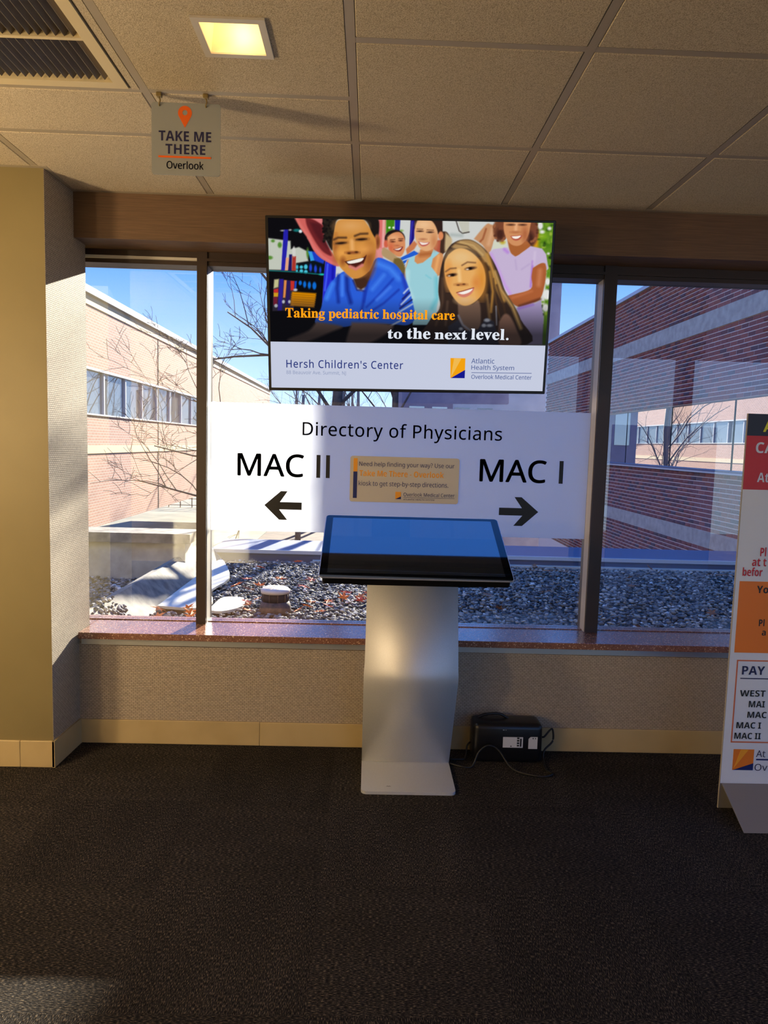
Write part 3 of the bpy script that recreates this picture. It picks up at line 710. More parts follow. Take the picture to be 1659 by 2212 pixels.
# foliage right
poly('C', [(1230, 60), (1620, 60), (1560, 2000), (1360, 2000), (1440, 800), (1250, 560), (1180, 500)], (92, 136, 34), 5)
ell('C', 1260, 420, 70, 140, (214, 152, 26), 12); ell('C', 1380, 380, 70, 90, (120, 164, 30), 14); ell('C', 1420, 470, 100, 60, (74, 120, 24), 12)
for q in range(70):
    a = rng.uniform(1300, 1540); b = rng.uniform(120, 1600); ell('C', a, b, rng.uniform(12, 34), rng.uniform(10, 30), [(60, 96, 26), (150, 176, 60), (34, 56, 20), (110, 150, 40)][q % 4], 4)
for a in ((1330, 200, 42, 60), (1475, 240, 30, 26), (1360, 292, 38, 26), (1450, 1045, 40, 58), (1440, 1240, 62, 80), (1420, 1440, 46, 60), (1460, 620, 20, 16)): ell('C', *a, (222, 222, 220), 5)
poly('C', [(600, 440), (800, 420), (800, 530), (590, 560)], (206, 210, 190), 5); ell('C', 740, 450, 40, 30, (190, 170, 60), 6)
# girl in the lilac shirt
ell('C', 700, 260, 110, 170, (118, 70, 48), 6); ell('C', 1190, 300, 110, 210, (122, 68, 50), 6); ell('C', 700, 330, 60, 90, (70, 38, 30), 10); ell('C', 1170, 400, 60, 110, (66, 36, 30), 10)
poly('C', [(640, 40), (1270, 40), (1250, 260), (680, 260)], (120, 68, 46), 5)
for q in range(50): a = rng.uniform(0, 6.28); s0 = rng.choice([700, 1190]); ell('C', s0 + 95 * math.cos(a), 270 + 170 * math.sin(a), 18, 18, (150, 92, 60) if q % 2 else (90, 50, 36), 4)
spoly('C', [(815, 420), (1090, 420), (1180, 520), (1060, 600), (940, 670), (860, 600)], (166, 96, 50), 4)
spoly('C', [(760, 60), (1150, 60), (1165, 250), (1120, 390), (1040, 480), (950, 505), (860, 470), (790, 370), (755, 240)], (206, 142, 94), 3)
ell('C', 950, 110, 130, 40, (222, 166, 120), 10); line('C', [(950, 180), (945, 270)], 40, (232, 176, 130), 8); ell('C', 1090, 330, 50, 110, (176, 104, 66), 12)
ell('C', 868, 186, 58, 14, (84, 50, 36), 4); ell('C', 1052, 186, 54, 14, (84, 50, 36), 4); ell('C', 942, 298, 66, 16, (174, 104, 66), 6)
spoly('C', [(862, 355), (950, 348), (1042, 345), (1010, 405), (950, 425), (895, 405)], (176, 84, 66), 3); spoly('C', [(880, 362), (950, 358), (1025, 352), (990, 388), (945, 398), (905, 388)], (246, 236, 226), 2)
poly('C', [(525, 605), (600, 555), (820, 528), (870, 620), (940, 668), (1000, 640), (1180, 508), (1360, 545), (1425, 630), (1462, 850), (1436, 872), (1415, 770), (1330, 768), (1215, 840), (1190, 1165), (870, 1255), (780, 1130), (620, 760)], (194, 176, 208), 3)
line('C', [(560, 640), (650, 830), (780, 1110), (860, 1235)], 46, (196, 152, 222), 9); line('C', [(1216, 740), (1185, 1120)], 30, (168, 116, 206), 6); line('C', [(770, 560), (820, 600)], 40, (180, 130, 214), 8)
line('C', [(940, 720), (960, 860)], 20, (178, 158, 196), 6, .7); line('C', [(1040, 860), (1160, 780)], 18, (176, 156, 196), 6, .7); line('C', [(1250, 600), (1230, 780)], 26, (206, 190, 216), 8)
spoly('C', [(1215, 840), (1330, 772), (1412, 775), (1428, 900), (1400, 1110), (1335, 1300), (1200, 1372), (1000, 1425), (880, 1360), (780, 1270), (900, 1240), (1185, 1155), (1195, 970)], (168, 92, 52), 3)
line('C', [(1330, 880), (1310, 1090)], 60, (194, 120, 80), 12); line('C', [(1200, 1190), (900, 1290)], 30, (188, 108, 66), 8); line('C', [(1330, 1310), (1010, 1418)], 34, (96, 48, 30), 8)
poly('C', [(960, 1440), (1210, 1390), (1345, 1330), (1390, 1600), (1370, 2000), (1080, 2000)], (168, 152, 196), 4); line('C', [(1000, 1450), (1220, 1390)], 30, (150, 110, 200), 8)
# front girl with long hair
spoly('C', [(-60, 480), (60, 422), (240, 415), (400, 500), (520, 620), (620, 780), (700, 960), (780, 1180), (920, 1400), (1030, 1620), (1130, 2000), (-470, 2000), (-410, 1650), (-240, 1450), (-265, 1200), (-245, 950), (-190, 700), (-120, 560)], (54, 39, 33), 3)
spoly('C', [(-60, 520), (60, 430), (240, 420), (400, 505), (510, 640), (560, 800), (480, 770), (350, 610), (200, 545), (0, 545)], (168, 132, 84), 6)
line('C', [(0, 470), (180, 500), (330, 600)], 14, (86, 62, 42), 4); line('C', [(80, 450), (280, 500), (430, 640)], 20, (200, 166, 110), 6)
line('C', [(500, 640), (580, 860), (640, 1100), (760, 1330)], 56, (186, 136, 66), 9); line('C', [(540, 900), (590, 1200), (560, 1500)], 34, (176, 124, 56), 7); line('C', [(620, 900), (720, 1170), (900, 1430), (1030, 1750)], 46, (184, 144, 84), 8)
line('C', [(470, 780), (500, 1050), (520, 1350)], 40, (34, 24, 22), 8); line('C', [(650, 1100), (760, 1400), (800, 1600)], 26, (70, 48, 34), 6); line('C', [(600, 1000), (640, 1350), (700, 1600)], 16, (90, 62, 38), 5)
line('C', [(500, 1250), (540, 1600), (600, 1800)], 30, (130, 96, 58), 8); line('C', [(-200, 1000), (-200, 1350), (-300, 1700)], 26, (84, 62, 48), 8); line('C', [(-120, 1350), (-150, 1700)], 22, (92, 70, 56), 8)
spoly('C', [(40, 1350), (260, 1390), (360, 1330), (400, 1500), (370, 1760), (150, 1800), (60, 1650)], (120, 92, 76), 5)
spoly('C', [(-110, 640), (10, 555), (150, 552), (300, 640), (420, 780), (472, 950), (462, 1130), (400, 1265), (280, 1370), (150, 1410), (40, 1360), (-60, 1240), (-130, 1090), (-170, 900), (-165, 750)], (226, 168, 96), 3)
ell('C', 90, 680, 190, 110, (226, 186, 128), 25); ell('C', 410, 1020, 70, 220, (214, 140, 54), 22); ell('C', -110, 950, 50, 180, (222, 150, 76), 14); ell('C', 150, 1330, 120, 50, (222, 178, 124), 14); ell('C', 330, 1060, 60, 80, (214, 136, 66), 16)
line('C', [(-150, 895), (-80, 850), (10, 842)], 20, (124, 84, 54), 4); line('C', [(105, 800), (190, 752), (315, 760)], 20, (128, 88, 58), 4)
ell('C', -50, 945, 78, 24, (70, 44, 32), 4, -.12); ell('C', -40, 946, 26, 18, (20, 14, 14), 3); ell('C', 240, 845, 82, 24, (76, 48, 36), 4, -.14); ell('C', 235, 846, 28, 19, (20, 14, 14), 3); ell('C', 190, 860, 20, 9, (230, 215, 200), 2); ell('C', -95, 960, 16, 8, (220, 205, 190), 2)
line('C', [(55, 880), (70, 1030)], 44, (240, 198, 136), 9); ell('C', 90, 1090, 88, 18, (166, 102, 54), 6); ell('C', 45, 1098, 20, 10, (90, 48, 30), 3); ell('C', 135, 1085, 20, 10, (90, 48, 30), 3)
spoly('C', [(18, 1212), (120, 1185), (292, 1138), (250, 1230), (150, 1282), (60, 1262)], (208, 124, 104), 3); spoly('C', [(40, 1214), (130, 1192), (270, 1150), (225, 1205), (120, 1238)], (242, 236, 228), 2); line('C', [(20, 1212), (130, 1184), (290, 1138)], 12, (140, 66, 50), 2)
poly('C', [(-110, 1720), (50, 1620), (170, 1790), (360, 1770), (480, 1590), (610, 1650), (700, 2000), (-110, 2000)], (50, 50, 62), 5)
for a in ((500, 1630, 46, 26), (450, 1710, 34, 26), (540, 1710, 46, 22), (90, 1760, 30, 22)): ell('C', *a, (190, 194, 206), 4)
line('C', [(50, 1560), (120, 1700), (230, 1780)], 26, (150, 150, 165), 5)
spoly('C', [(690, 1650), (770, 1540), (860, 1570), (960, 1760), (1030, 2000), (700, 2000)], (150, 108, 88), 6); line('C', [(640, 1420), (650, 1700)], 16, (150, 150, 160), 4)
# front boy
spoly('A', [(1310, 890), (1230, 930), (1080, 1080), (1000, 1230), (940, 1450), (860, 1680), (1260, 1730), (1500, 1700), (2030, 1690), (2290, 1700), (2400, 1580), (2340, 1260), (2250, 1010), (2130, 820), (2000, 740), (1790, 700), (1650, 1000), (1620, 1180), (1500, 1165), (1430, 1010)], (42, 92, 212), 3)
line('A', [(1210, 960), (1190, 1150), (1210, 1350)], 46, (24, 48, 150), 9); line('A', [(1340, 980), (1350, 1180), (1400, 1360)], 56, (22, 44, 142), 10); line('A', [(1120, 1080), (1030, 1300)], 50, (66, 132, 240), 12); line('A', [(1270, 960), (1270, 1250)], 36, (70, 130, 240), 9)
line('A', [(1440, 1030), (1500, 1170), (1620, 1190)], 26, (34, 40, 110), 5); line('A', [(1640, 1050), (1590, 1400), (1540, 1600)], 34, (26, 50, 160), 9)
line('B', [(480, 1000), (250, 1250), (60, 1430)], 26, (26, 58, 176), 7); line('B', [(560, 1170), (330, 1370), (120, 1500)], 26, (28, 54, 166), 7); line('B', [(180, 850), (80, 1080), (20, 1350)], 24, (26, 54, 170), 7)
line('B', [(250, 780), (420, 850), (560, 1000)], 60, (70, 134, 240), 16); line('B', [(330, 950), (150, 1160)], 44, (66, 126, 236), 12); line('B', [(430, 1130), (220, 1320)], 30, (72, 126, 236), 10); line('B', [(620, 950), (690, 1200), (600, 1400)], 36, (34, 50, 170), 12)
for p_ in ([(640, 1220), (710, 1150)], [(600, 1390), (745, 1250)], [(560, 1510), (775, 1385)], [(400, 1730), (620, 1620), (780, 1560)]): line('B', p_, 24, (186, 202, 226), 4)
for p_ in ([(620, 1310), (730, 1210)], [(580, 1450), (765, 1320)]): line('B', p_, 22, (26, 30, 90), 4)
poly('A', [(1440, 1000), (1700, 880), (1790, 720), (1700, 980), (1640, 1120), (1560, 1172), (1490, 1130)], (66, 40, 28), 5)
spoly('A', [(960, 60), (1700, 60), (1830, 110), (1840, 300), (1800, 430), (1740, 440), (1680, 200), (1560, 110), (1220, 110), (1160, 250), (1135, 450), (1112, 580), (1040, 470), (985, 320)], (30, 24, 22), 4)
ell('A', 1812, 450, 48, 112, (176, 104, 60), 3); ell('A', 1822, 450, 22, 70, (126, 66, 36), 5)
for q in range(60): ell('A', rng.uniform(970, 1120), rng.uniform(90, 450), 20, 20, (40, 34, 28) if q % 2 else (20, 17, 17), 4)
spoly('A', [(1160, 210), (1240, 118), (1560, 108), (1660, 190), (1740, 330), (1790, 430), (1790, 600), (1750, 760), (1690, 880), (1600, 960), (1500, 1000), (1420, 990), (1320, 915), (1230, 822), (1170, 720), (1130, 600), (1125, 430)], (204, 138, 62), 3)
ell('A', 1400, 210, 190, 80, (216, 158, 92), 24); ell('A', 1690, 720, 80, 190, (156, 90, 42), 22); ell('A', 1165, 560, 40, 190, (170, 102, 48), 12); ell('A', 1260, 620, 80, 60, (226, 156, 74), 16); ell('A', 1600, 560, 110, 60, (222, 152, 76), 18); ell('A', 1480, 930, 110, 50, (206, 140, 66), 14); ell('A', 1280, 740, 40, 60, (156, 88, 40), 10)
line('A', [(1140, 418), (1205, 388), (1330, 388)], 30, (84, 54, 32), 5); line('A', [(1465, 362), (1550, 330), (1660, 326)], 30, (84, 54, 32), 5)
ell('A', 1245, 470, 100, 26, (128, 80, 42), 6, -.08); ell('A', 1250, 470, 76, 14, (34, 21, 16), 3, -.08); ell('A', 1570, 412, 104, 26, (128, 80, 42), 6, -.06); ell('A', 1570, 412, 78, 14, (34, 21, 16), 3, -.06)
line('A', [(1420, 440), (1425, 560)], 54, (232, 172, 104), 10); ell('A', 1430, 612, 98, 20, (140, 76, 40), 6); ell('A', 1375, 622, 24, 14, (70, 34, 20), 4); ell('A', 1490, 605, 24, 14, (70, 34, 20), 4)
spoly('A', [(1305, 745), (1450, 715), (1590, 688), (1645, 650), (1590, 790), (1480, 855), (1385, 815)], (74, 28, 22), 3); spoly('A', [(1340, 748), (1450, 722), (1595, 692), (1565, 742), (1450, 772), (1370, 775)], (238, 234, 224), 2); line('A', [(1390, 820), (1480, 858), (1580, 800)], 44, (208, 122, 110), 5)
spoly('A', [(870, 1650), (1260, 1720), (1110, 1800), (700, 1950), (420, 1920), (740, 1790)], (116, 92, 82), 8); spoly('A', [(1420, 1660), (2040, 1700), (1900, 1870), (1600, 2000), (1330, 2000)], (122, 96, 86), 8)
# the advert fades to black at its foot
tt = np.clip((AY - 470) / 200.0, 0, 1) ** 1.2 * .72
img = img * (1 - tt[:, None]) + np.array((12, 12, 16)) * tt[:, None]
lc = np.clip(img, 0, 255) / 255.0
lc = np.where(lc <= 0.04045, lc / 12.92, ((lc + 0.055) / 1.055) ** 2.4)
def shown(name, mult=1.0):
    m, t = new_mat(name); out = N(t, 'ShaderNodeOutputMaterial'); em = N(t, 'ShaderNodeEmission'); at = N(t, 'ShaderNodeAttribute', attribute_name='Col')
    L(t, at.outputs['Color'], em.inputs[0]); em.inputs[1].default_value = mult; L(t, em.outputs[0], out.inputs[0])
shown('screen_picture', TVE)
me = bpy.data.meshes.new('advert_picture')
vv = np.stack([GX.ravel(), np.full(GX.size, -0.0006), GZ.ravel()], 1)
ii = (np.arange(NY - 1)[:, None] * NX + np.arange(NX - 1)[None, :]).ravel()
ff = np.stack([ii, ii + 1, ii + NX + 1, ii + NX], 1)
me.vertices.add(len(vv)); me.vertices.foreach_set('co', vv.ravel())
me.loops.add(ff.size); me.loops.foreach_set('vertex_index', ff.ravel())
me.polygons.add(len(ff)); me.polygons.foreach_set('loop_start', np.arange(0, ff.size, 4)); me.polygons.foreach_set('loop_total', np.full(len(ff), 4))
me.update(calc_edges=True)
ca = me.color_attributes.new('Col', 'FLOAT_COLOR', 'POINT')
ca.data.foreach_set('color', np.concatenate([lc, np.ones((len(lc), 1))], 1).ravel())
me.materials.append(MATS['screen_picture'])
scr = bpy.data.objects.new('advert_picture', me); COL.objects.link(scr); scr.parent = tv; WLOC[scr.name] = Vector((0, 0, 0))
tag(scr, label='lit picture of five smiling children at a playground')
emat('banner_white', C(196, 202, 222), TVE); emat('text_amber', C(255, 162, 20), TVE); emat('text_white', C(224, 230, 240), TVE)
emat('text_navy', C(30, 46, 120), TVE); emat('text_pale', C(150, 160, 190), TVE); emat('text_slate', C(84, 100, 150), TVE)
emat('logo_amber', C(240, 160, 16), TVE); emat('logo_amber_light', C(238, 184, 80), TVE); emat('logo_blue', C(20, 24, 140), TVE)
box('banner', SC0, SC1, -0.0006, 0.001, SB0, BAN, 'banner_white', tv)
def ttext(s, x0, y0, x1, y1, mat, font='sans', bold=0.0, spacing=1.0, fat=0.006):
    a = l_of(x0, y0); b = l_of(x1, y1 ); text_xz('lettering', s, a[0], b[0], b[1], a[1], -0.0016, mat, tv, font, bold, spacing, fat)
ttext('Taking pediatric hospital care', 135, 527, 1053, 606, 'text_amber', 'serif', 0)
for w_, a_, b_, t_, q_ in (('to', 688, 766, 641, 691), ('the', 793, 920, 632, 693), ('next', 944, 1120, 645, 696), ('level.', 1143, 1347, 637, 699)): ttext(w_, a_, t_, b_, q_, 'text_white', 'serif', 0)
ttext("Hersh Children's Center", 140, 797, 772, 851, 'text_navy', 'sans', 0.0, 1.08)
ttext('88 Beauvoir Ave. Summit, NJ', 140, 855, 462, 884, 'text_pale')
ttext('Atlantic', 1145, 793, 1270, 823, 'text_slate'); ttext('Health System', 1145, 829, 1378, 865, 'text_slate'); ttext('Overlook Medical Center', 1145, 879, 1475, 908, 'text_slate')
def tflat(n, pts, mat, dy=-0.0016): flat_xz(n, [l_of(*p) for p in pts], dy, mat, tv, 0.0006)
tflat('rule', [(1145, 868), (1475, 873), (1475, 876), (1145, 871)], 'text_slate')
tflat('logo', [(1030, 792), (1112, 794), (1108, 899), (1030, 898)], 'logo_amber'); tflat('logo_ray', [(1032, 896), (1050, 794), (1090, 795)], 'logo_amber_light', -.0023); tflat('logo_corner', [(1032, 898), (1108, 899), (1110, 855)], 'logo_blue', -.0023)

# ------------------------------------------------------------------ kiosk
pmat('kiosk_silver', C(216, 217, 220), 0.52, metal=0.55, col2=C(210, 211, 214), scale=300)
pmat('kiosk_black', C(12, 12, 13), 0.35)
pmat('kiosk_rim', C(206, 208, 214), 0.3, metal=0.7)
pmat('touch_glass', C(6, 7, 9), 0.03, ior=1.6); pmat('touch_display', C(34, 38, 40), 0.03, ior=3.2)
ki = empty('touch_kiosk', (0.187, 2.8, 0.0), 'silver floor kiosk with a tilted black touchscreen', 'kiosk')
prism('base_plate', [(x, y) for x, y in rrect(-0.001, 0.372, 2.634, 2.99, 0.022)], 'z', 0.0, 0.012, 'kiosk_silver', ki)
# folded body: leans forward to the knee, then back up to the screen
front = [(2.895, 0.0125), (2.772, 0.385), (2.764, 0.412), (2.763, 0.435), (2.768, 0.46), (2.874, 0.79)]
th = 0.075
back_ = [(y + th + (0.01 if i == 0 else 0), z) for i, (y, z) in enumerate(front)]
wv = [(-0.001, .373), (-0.002, .381), (-0.002, .382), (-0.001, .382), (0.001, .381), (0.003, .381)]
v = []; 
for (yz, yb_, (xa, xb)) in zip(front, back_, wv): v += [(xa, yz[0], yz[1]), (xb, yz[0], yz[1]), (xb, yb_[0], yb_[1]), (xa, yb_[0], yb_[1])]
f = [(0, 3, 2, 1), tuple(20 + k for k in range(4))]
for i in range(5):
    for k in range(4): q = (k + 1) % 4; f.append((4 * i + k, 4 * i + q, 4 * i + 4 + q, 4 * i + 4 + k))
bm = bmesh.new(); bv = [bm.verts.new(p) for p in v]
for q in f: bm.faces.new([bv[k] for k in q])
bmesh.ops.bevel(bm, geom=[ed for ed in bm.edges if abs(ed.verts[0].co.z - ed.verts[1].co.z) > 1e-3], offset=0.004, segments=2, affect='EDGES')
bm_obj('pedestal', bm, 'kiosk_silver', ki, True)
# screen: tilted slab
ang = math.atan2(1.0675 - 0.885, 2.89 - 2.485)
hd = empty('display_head', (0.18, 2.485, 0.885), rot=(ang, 0, 0)); hd.parent = ki; hd.location = (0.18 - 0.187, 2.485 - 2.8, 0.885)
hw, hl = 0.3530, 0.4440
prism('rim', rrect(-hw, hw, 0, hl, 0.016), 'z', -0.005, -0.001, 'kiosk_rim', hd)
prism('glass_front', rrect(-hw + .0025, hw - .0025, .0025, hl - .0025, 0.014), 'z', -0.001, 0.0, 'touch_glass', hd)
prism('display_area', [(-hw + .030, .030), (hw - .030, .030), (hw - .030, hl - .022), (-hw + .030, hl - .022)], 'z', 0.0, 0.0003, 'touch_display', hd)
prism('housing', rrect(-hw + .012, hw - .012, .008, hl - .01, 0.012), 'z', -0.034, -0.005, 'kiosk_black', hd)
prism('mount_box', rrect(-.24, .23, .03, .33, 0.012), 'z', -0.052, -0.034, 'kiosk_black', hd)
for q in (0, 1):
    prism('maker_mark', [(0.098 + .008 * q, 2.675), (0.104 + .008 * q, 2.681), (0.110 + .008 * q, 2.675), (0.104 + .008 * q, 2.678)], 'z', 0.012, 0.0124, 'kiosk_black', ki)

# ------------------------------------------------------------------ black power box and cables
pmat('box_black', C(16, 16, 19), 0.32); pmat('sticker', C(186, 190, 200), 0.3); pmat('cable_black', C(16, 15, 15), 0.5)
ub = empty('power_supply_box', (0.63, 2.98, 0.0), 'rounded black power supply box on the carpet against the baseboard', 'power box')
bm = bmesh.new(); bm_box(bm, 0.478, 0.782, 2.925, 3.046, 0.0, 0.176, 0.024, 3); bm_obj('case', bm, 'box_black', ub, True)
tube('handle', spline([(0.50, 3.0, .172), (0.54, 3.0, .19), (0.60, 3.0, .193), (0.64, 3.0, .174)], 6), .006, 'box_black', ub)
st = box('sticker', .607, .694, 2.9240, 2.9252, .072, .119, 'sticker', ub)
boxes('sticker_print', [(.668, .678, 2.9236, 2.924, .078 + .011 * k, .085 + .011 * k) for k in range(4)] + [(.681, .688, 2.9236, 2.924, .077, .113), (.640, .645, 2.9236, 2.924, .076, .081)], 'print_black', st, kind='stuff')
s2 = prism('sticker', [(.718, .068), (.757, .068), (.757, .121), (.727, .121), (.718, .112)], 'y', 2.924, 2.9252, 'sticker', ub)
boxes('sticker_print', [(.735, .740, 2.9236, 2.924, .112, .117), (.746, .750, 2.9236, 2.924, .112, .117)], 'print_black', s2, kind='stuff')
boxes('indicator', [(.605, .612, 2.9247, 2.9262, .1485, .151), (.617, .620, 2.9247, 2.9262, .1485, .151)], 'sticker', ub)
cb = tube('power_cable', spline([(.787, 2.985, .099), (.80, 2.98, .10), (.825, 2.985, .128), (.838, 2.988, .13), (.84, 2.985, .08), (.80, 2.965, .045), (.79, 2.94, .012), (.785, 2.86, .005), (.80, 2.82, .005), (.74, 2.80, .005), (.64, 2.85, .01), (.585, 2.90, .07), (.54, 2.905, .088), (.50, 2.90, .06), (.47, 2.88, .006), (.43, 2.875, .005), (.376, 2.905, .006)], 7), .0042, 'cable_black',
          label='thin black power cable looping from the box to the kiosk', cat='cable')
tube('power_cable', spline([(.476, 3.0, .06), (.462, 2.985, .05), (.455, 2.975, .006), (.44, 2.95, .005), (.385, 2.945, .006)], 7), .0042, 'cable_black', label='short black cable from the box end to behind the kiosk', cat='cable')

# ------------------------------------------------------------------ standing notice board at the right
pmat('board_white', C(214, 218, 226), 0.5, spec=0.3); pmat('board_navy', C(38, 38, 52), 0.5); pmat('board_red', C(196, 44, 48), 0.5); pmat('board_orange', C(226, 120, 20), 0.5)
pmat('board_edge', C(170, 160, 140), 0.6); pmat('stand_grey', C(126, 122, 122), 0.6); pmat('print_red', C(190, 26, 40), 0.5); pmat('print_lime', C(214, 214, 20), 0.5); pmat('print_pale', C(214, 220, 232), 0.5); pmat('print_rust', C(206, 104, 60), 0.5)
bd = empty('standing_board', (1.68, 2.6, 0.0), 'tall white standing notice board about paying for parking at the right edge', 'notice board')
BX0, BX1, BY = 1.382, 1.99, 2.575
box('panel', BX0, BX1, BY, BY + 0.005, 0.1, 1.512, 'board_white', bd)
box('panel_edge', BX0 - .0025, BX0, BY - .0002, BY + 0.006, 0.0, 1.512, 'board_edge', bd)
box('lower_panel', BX0, BX1, BY + .001, BY + .005, 0.0, 0.1, 'stand_grey', bd)
by = BY - 0.0007
def bflat(n, x0, x1, z0, z1, mat, dy=0.0): flat_xz(n, [(x0, z0), (x1, z0), (x1, z1), (x0, z1)], by - dy, mat, bd, .0005)
bflat('navy_header', BX0, BX1, 1.432, 1.512, 'board_navy'); bflat('red_header', BX0, BX1, 1.234, 1.432, 'board_red'); bflat('orange_panel', 1.397, 1.975, .616, .890, 'board_orange')
for nm, q in (('box_rule', (1.410, 1.96, .583, .588)), ('box_rule', (1.410, 1.96, .263, .268)), ('box_rule', (1.410, 1.415, .268, .583)), ('box_rule', (1.955, 1.96, .268, .583))): bflat(nm, *q, 'print_rust')
bflat('logo', 1.424, 1.504, .154, .237, 'board_orange'); flat_xz('logo_corner', [(1.426, .154), (1.504, .154), (1.504, .182)], by - .0006, 'print_blue', bd, .0005)
flat_xz('logo_ray', [(1.428, .160), (1.452, .236), (1.482, .236)], by - .0006, 'print_amber', bd, .0005)
def btext(s, x0, x1, z0, z1, mat, bold=.012): text_xz('lettering', s, x0, x1, z0, z1, by - .0008, mat, bd, 'bold' if bold > .01 else 'sans', 0.0)
btext('A', 1.440, 1.482, 1.447, 1.487, 'print_lime'); btext('CA', 1.418, 1.489, 1.369, 1.409, 'print_pale'); btext('At', 1.432, 1.476, 1.262, 1.297, 'print_pale')
btext('Pl', 1.466, 1.488, .986, 1.020, 'print_red'); btext('at t', 1.438, 1.492, .948, .977, 'print_red'); btext('befor', 1.405, 1.480, .910, .943, 'print_red')
btext('Yo', 1.464, 1.508, .846, .874, 'print_black', .012); btext('Pl', 1.482, 1.503, .720, .747, 'print_black', .012); btext('a', 1.496, 1.511, .684, .703, 'print_black', .012)
btext('PAY S', 1.432, 1.556, .531, .565, 'print_navy', .012); bflat('rule', 1.428, 1.60, .514, .518, 'print_navy')
btext('WEST', 1.431, 1.529, .446, .471, 'print_black'); btext('MAI', 1.468, 1.530, .404, .429, 'print_black'); btext('MAC', 1.466, 1.540, .362, .387, 'print_black'); btext('MAC I', 1.427, 1.522, .320, .345, 'print_black'); btext('MAC II', 1.422, 1.524, .278, .303, 'print_black')
btext('At', 1.512, 1.548, .207, .234, 'print_slate' if 'print_slate' in MATS else 'print_navy', 0.0); bflat('rule', 1.514, 1.72, .194, .200, 'print_blue'); btext('Ov', 1.510, 1.560, .153, .180, 'print_navy', 0.0)
# folded foot: sloping apron in front
prism('foot_apron', [(BY - .002, 0.100), (2.398, 0.0), (2.402, 0.0), (BY - .0005, 0.096)], 'x', BX0 + .006, BX1 - .01, 'stand_grey', bd)
prism('rear_strut', [(BY + .006, 0.6), (2.775, 0.0), (2.785, 0.0), (BY + .006, 0.63)], 'x', BX0 + .12, BX1 - .12, 'stand_grey', bd)

# ================================================================== OUTDOORS
pmat('concrete', C(186, 180, 168), 0.8, col2=C(150, 144, 134), scale=7, contrast=(0.3, 0.75), bump=0.15)
pmat('kerb_concrete', C(142, 132, 116), 0.85, col2=C(96, 90, 80), scale=11, contrast=(0.35, 0.7), bump=0.3)
pmat('coping_blue', C(62, 78, 110), 0.5); pmat('coping_white', C(190, 190, 188), 0.5); pmat('coping_grey', C(170, 172, 178), 0.4)
pmat('membrane', C(214, 206, 190), 0.7, col2=C(190, 182, 166), scale=6)
pmat('deck_base', C(74, 70, 66), 0.95, col2=C(48, 46, 44), scale=60)
pmat('far_ground', C(112, 92, 74), 0.95, col2=C(70, 58, 50), scale=1.6, detail=8, contrast=(0.3, 0.7))
pmat('pavement', C(124, 118, 100), 0.9, col2=C(88, 88, 72), scale=0.5)
def brick_tex(name, c1, c2, mort, wd=0.215, ht=0.075, ms=0.012):
    m, t = new_mat(name)
    out = N(t, 'ShaderNodeOutputMaterial'); p = N(t, 'ShaderNodeBsdfPrincipled'); L(t, p.outputs[0], out.inputs[0]); p.inputs['Roughness'].default_value = 0.9
    p.inputs['Specular IOR Level'].default_value = 0.2
    tc = N(t, 'ShaderNodeTexCoord'); sp = N(t, 'ShaderNodeSeparateXYZ'); L(t, tc.outputs['Object'], sp.inputs[0])
    ad = N(t, 'ShaderNodeMath', operation='ADD'); L(t, sp.outputs[0], ad.inputs[0]); L(t, sp.outputs[1], ad.inputs[1])
    cb = N(t, 'ShaderNodeCombineXYZ'); L(t, ad.outputs[0], cb.inputs[0]); L(t, sp.outputs[2], cb.inputs[1])
    br = N(t, 'ShaderNodeTexBrick'); L(t, cb.outputs[0], br.inputs['Vector']); br.inputs['Scale'].default_value = 1
    br.inputs['Brick Width'].default_value = wd; br.inputs['Row Height'].default_value = ht; br.inputs['Mortar Size'].default_value = ms; br.inputs['Mortar Smooth'].default_value = .3
    br.inputs['Color1'].default_value = c1; br.inputs['Color2'].default_value = c2; br.inputs['Mortar'].default_value = mort
    L(t, br.outputs['Color'], p.inputs['Base Color'])
    b = N(t, 'ShaderNodeBump'); b.inputs['Strength'].default_value = .8; b.inputs['Distance'].default_value = .012; b.invert = True
    L(t, br.outputs['Fac'], b.inputs['Height']); L(t, b.outputs[0], p.inputs['Normal'])
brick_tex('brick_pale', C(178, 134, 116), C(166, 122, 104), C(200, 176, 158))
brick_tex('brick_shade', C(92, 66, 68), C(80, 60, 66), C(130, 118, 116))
pmat('stucco_tan', C(196, 174, 138), 0.85); pmat('mortar', C(222, 212, 206), 0.9)
def ribbon_glass(name, tint, mixf, base):
    m, t = new_mat(name)
    out = N(t, 'ShaderNodeOutputMaterial'); mix = N(t, 'ShaderNodeMixShader'); mix.inputs[0].default_value = mixf
    d = N(t, 'ShaderNodeBsdfDiffuse'); d.inputs[0].default_value = base
    g_ = N(t, 'ShaderNodeBsdfGlossy'); g_.inputs[0].default_value = tint; g_.inputs['Roughness'].default_value = 0.0
    L(t, d.outputs[0], mix.inputs[1]); L(t, g_.outputs[0], mix.inputs[2]); L(t, mix.outputs[0], out.inputs[0])
ribbon_glass('ribbon_glass_left', (0.75, 0.8, 0.85, 1), 0.35, C(112, 116, 118)); ribbon_glass('ribbon_glass_right', (0.9, 0.92, 0.95, 1), 0.8, C(60, 70, 90))
def attr_mat(name, rough=0.9, spec=0.2):
    m, t = new_mat(name); out = N(t, 'ShaderNodeOutputMaterial'); p = N(t, 'ShaderNodeBsdfPrincipled'); L(t, p.outputs[0], out.inputs[0])
    at = N(t, 'ShaderNodeAttribute', attribute_name='Col'); L(t, at.outputs['Color'], p.inputs['Base Color']); p.inputs['Roughness'].default_value = rough; p.inputs['Specular IOR Level'].default_value = spec
attr_mat('brickwork'); attr_mat('gravel', 0.8, 0.3)
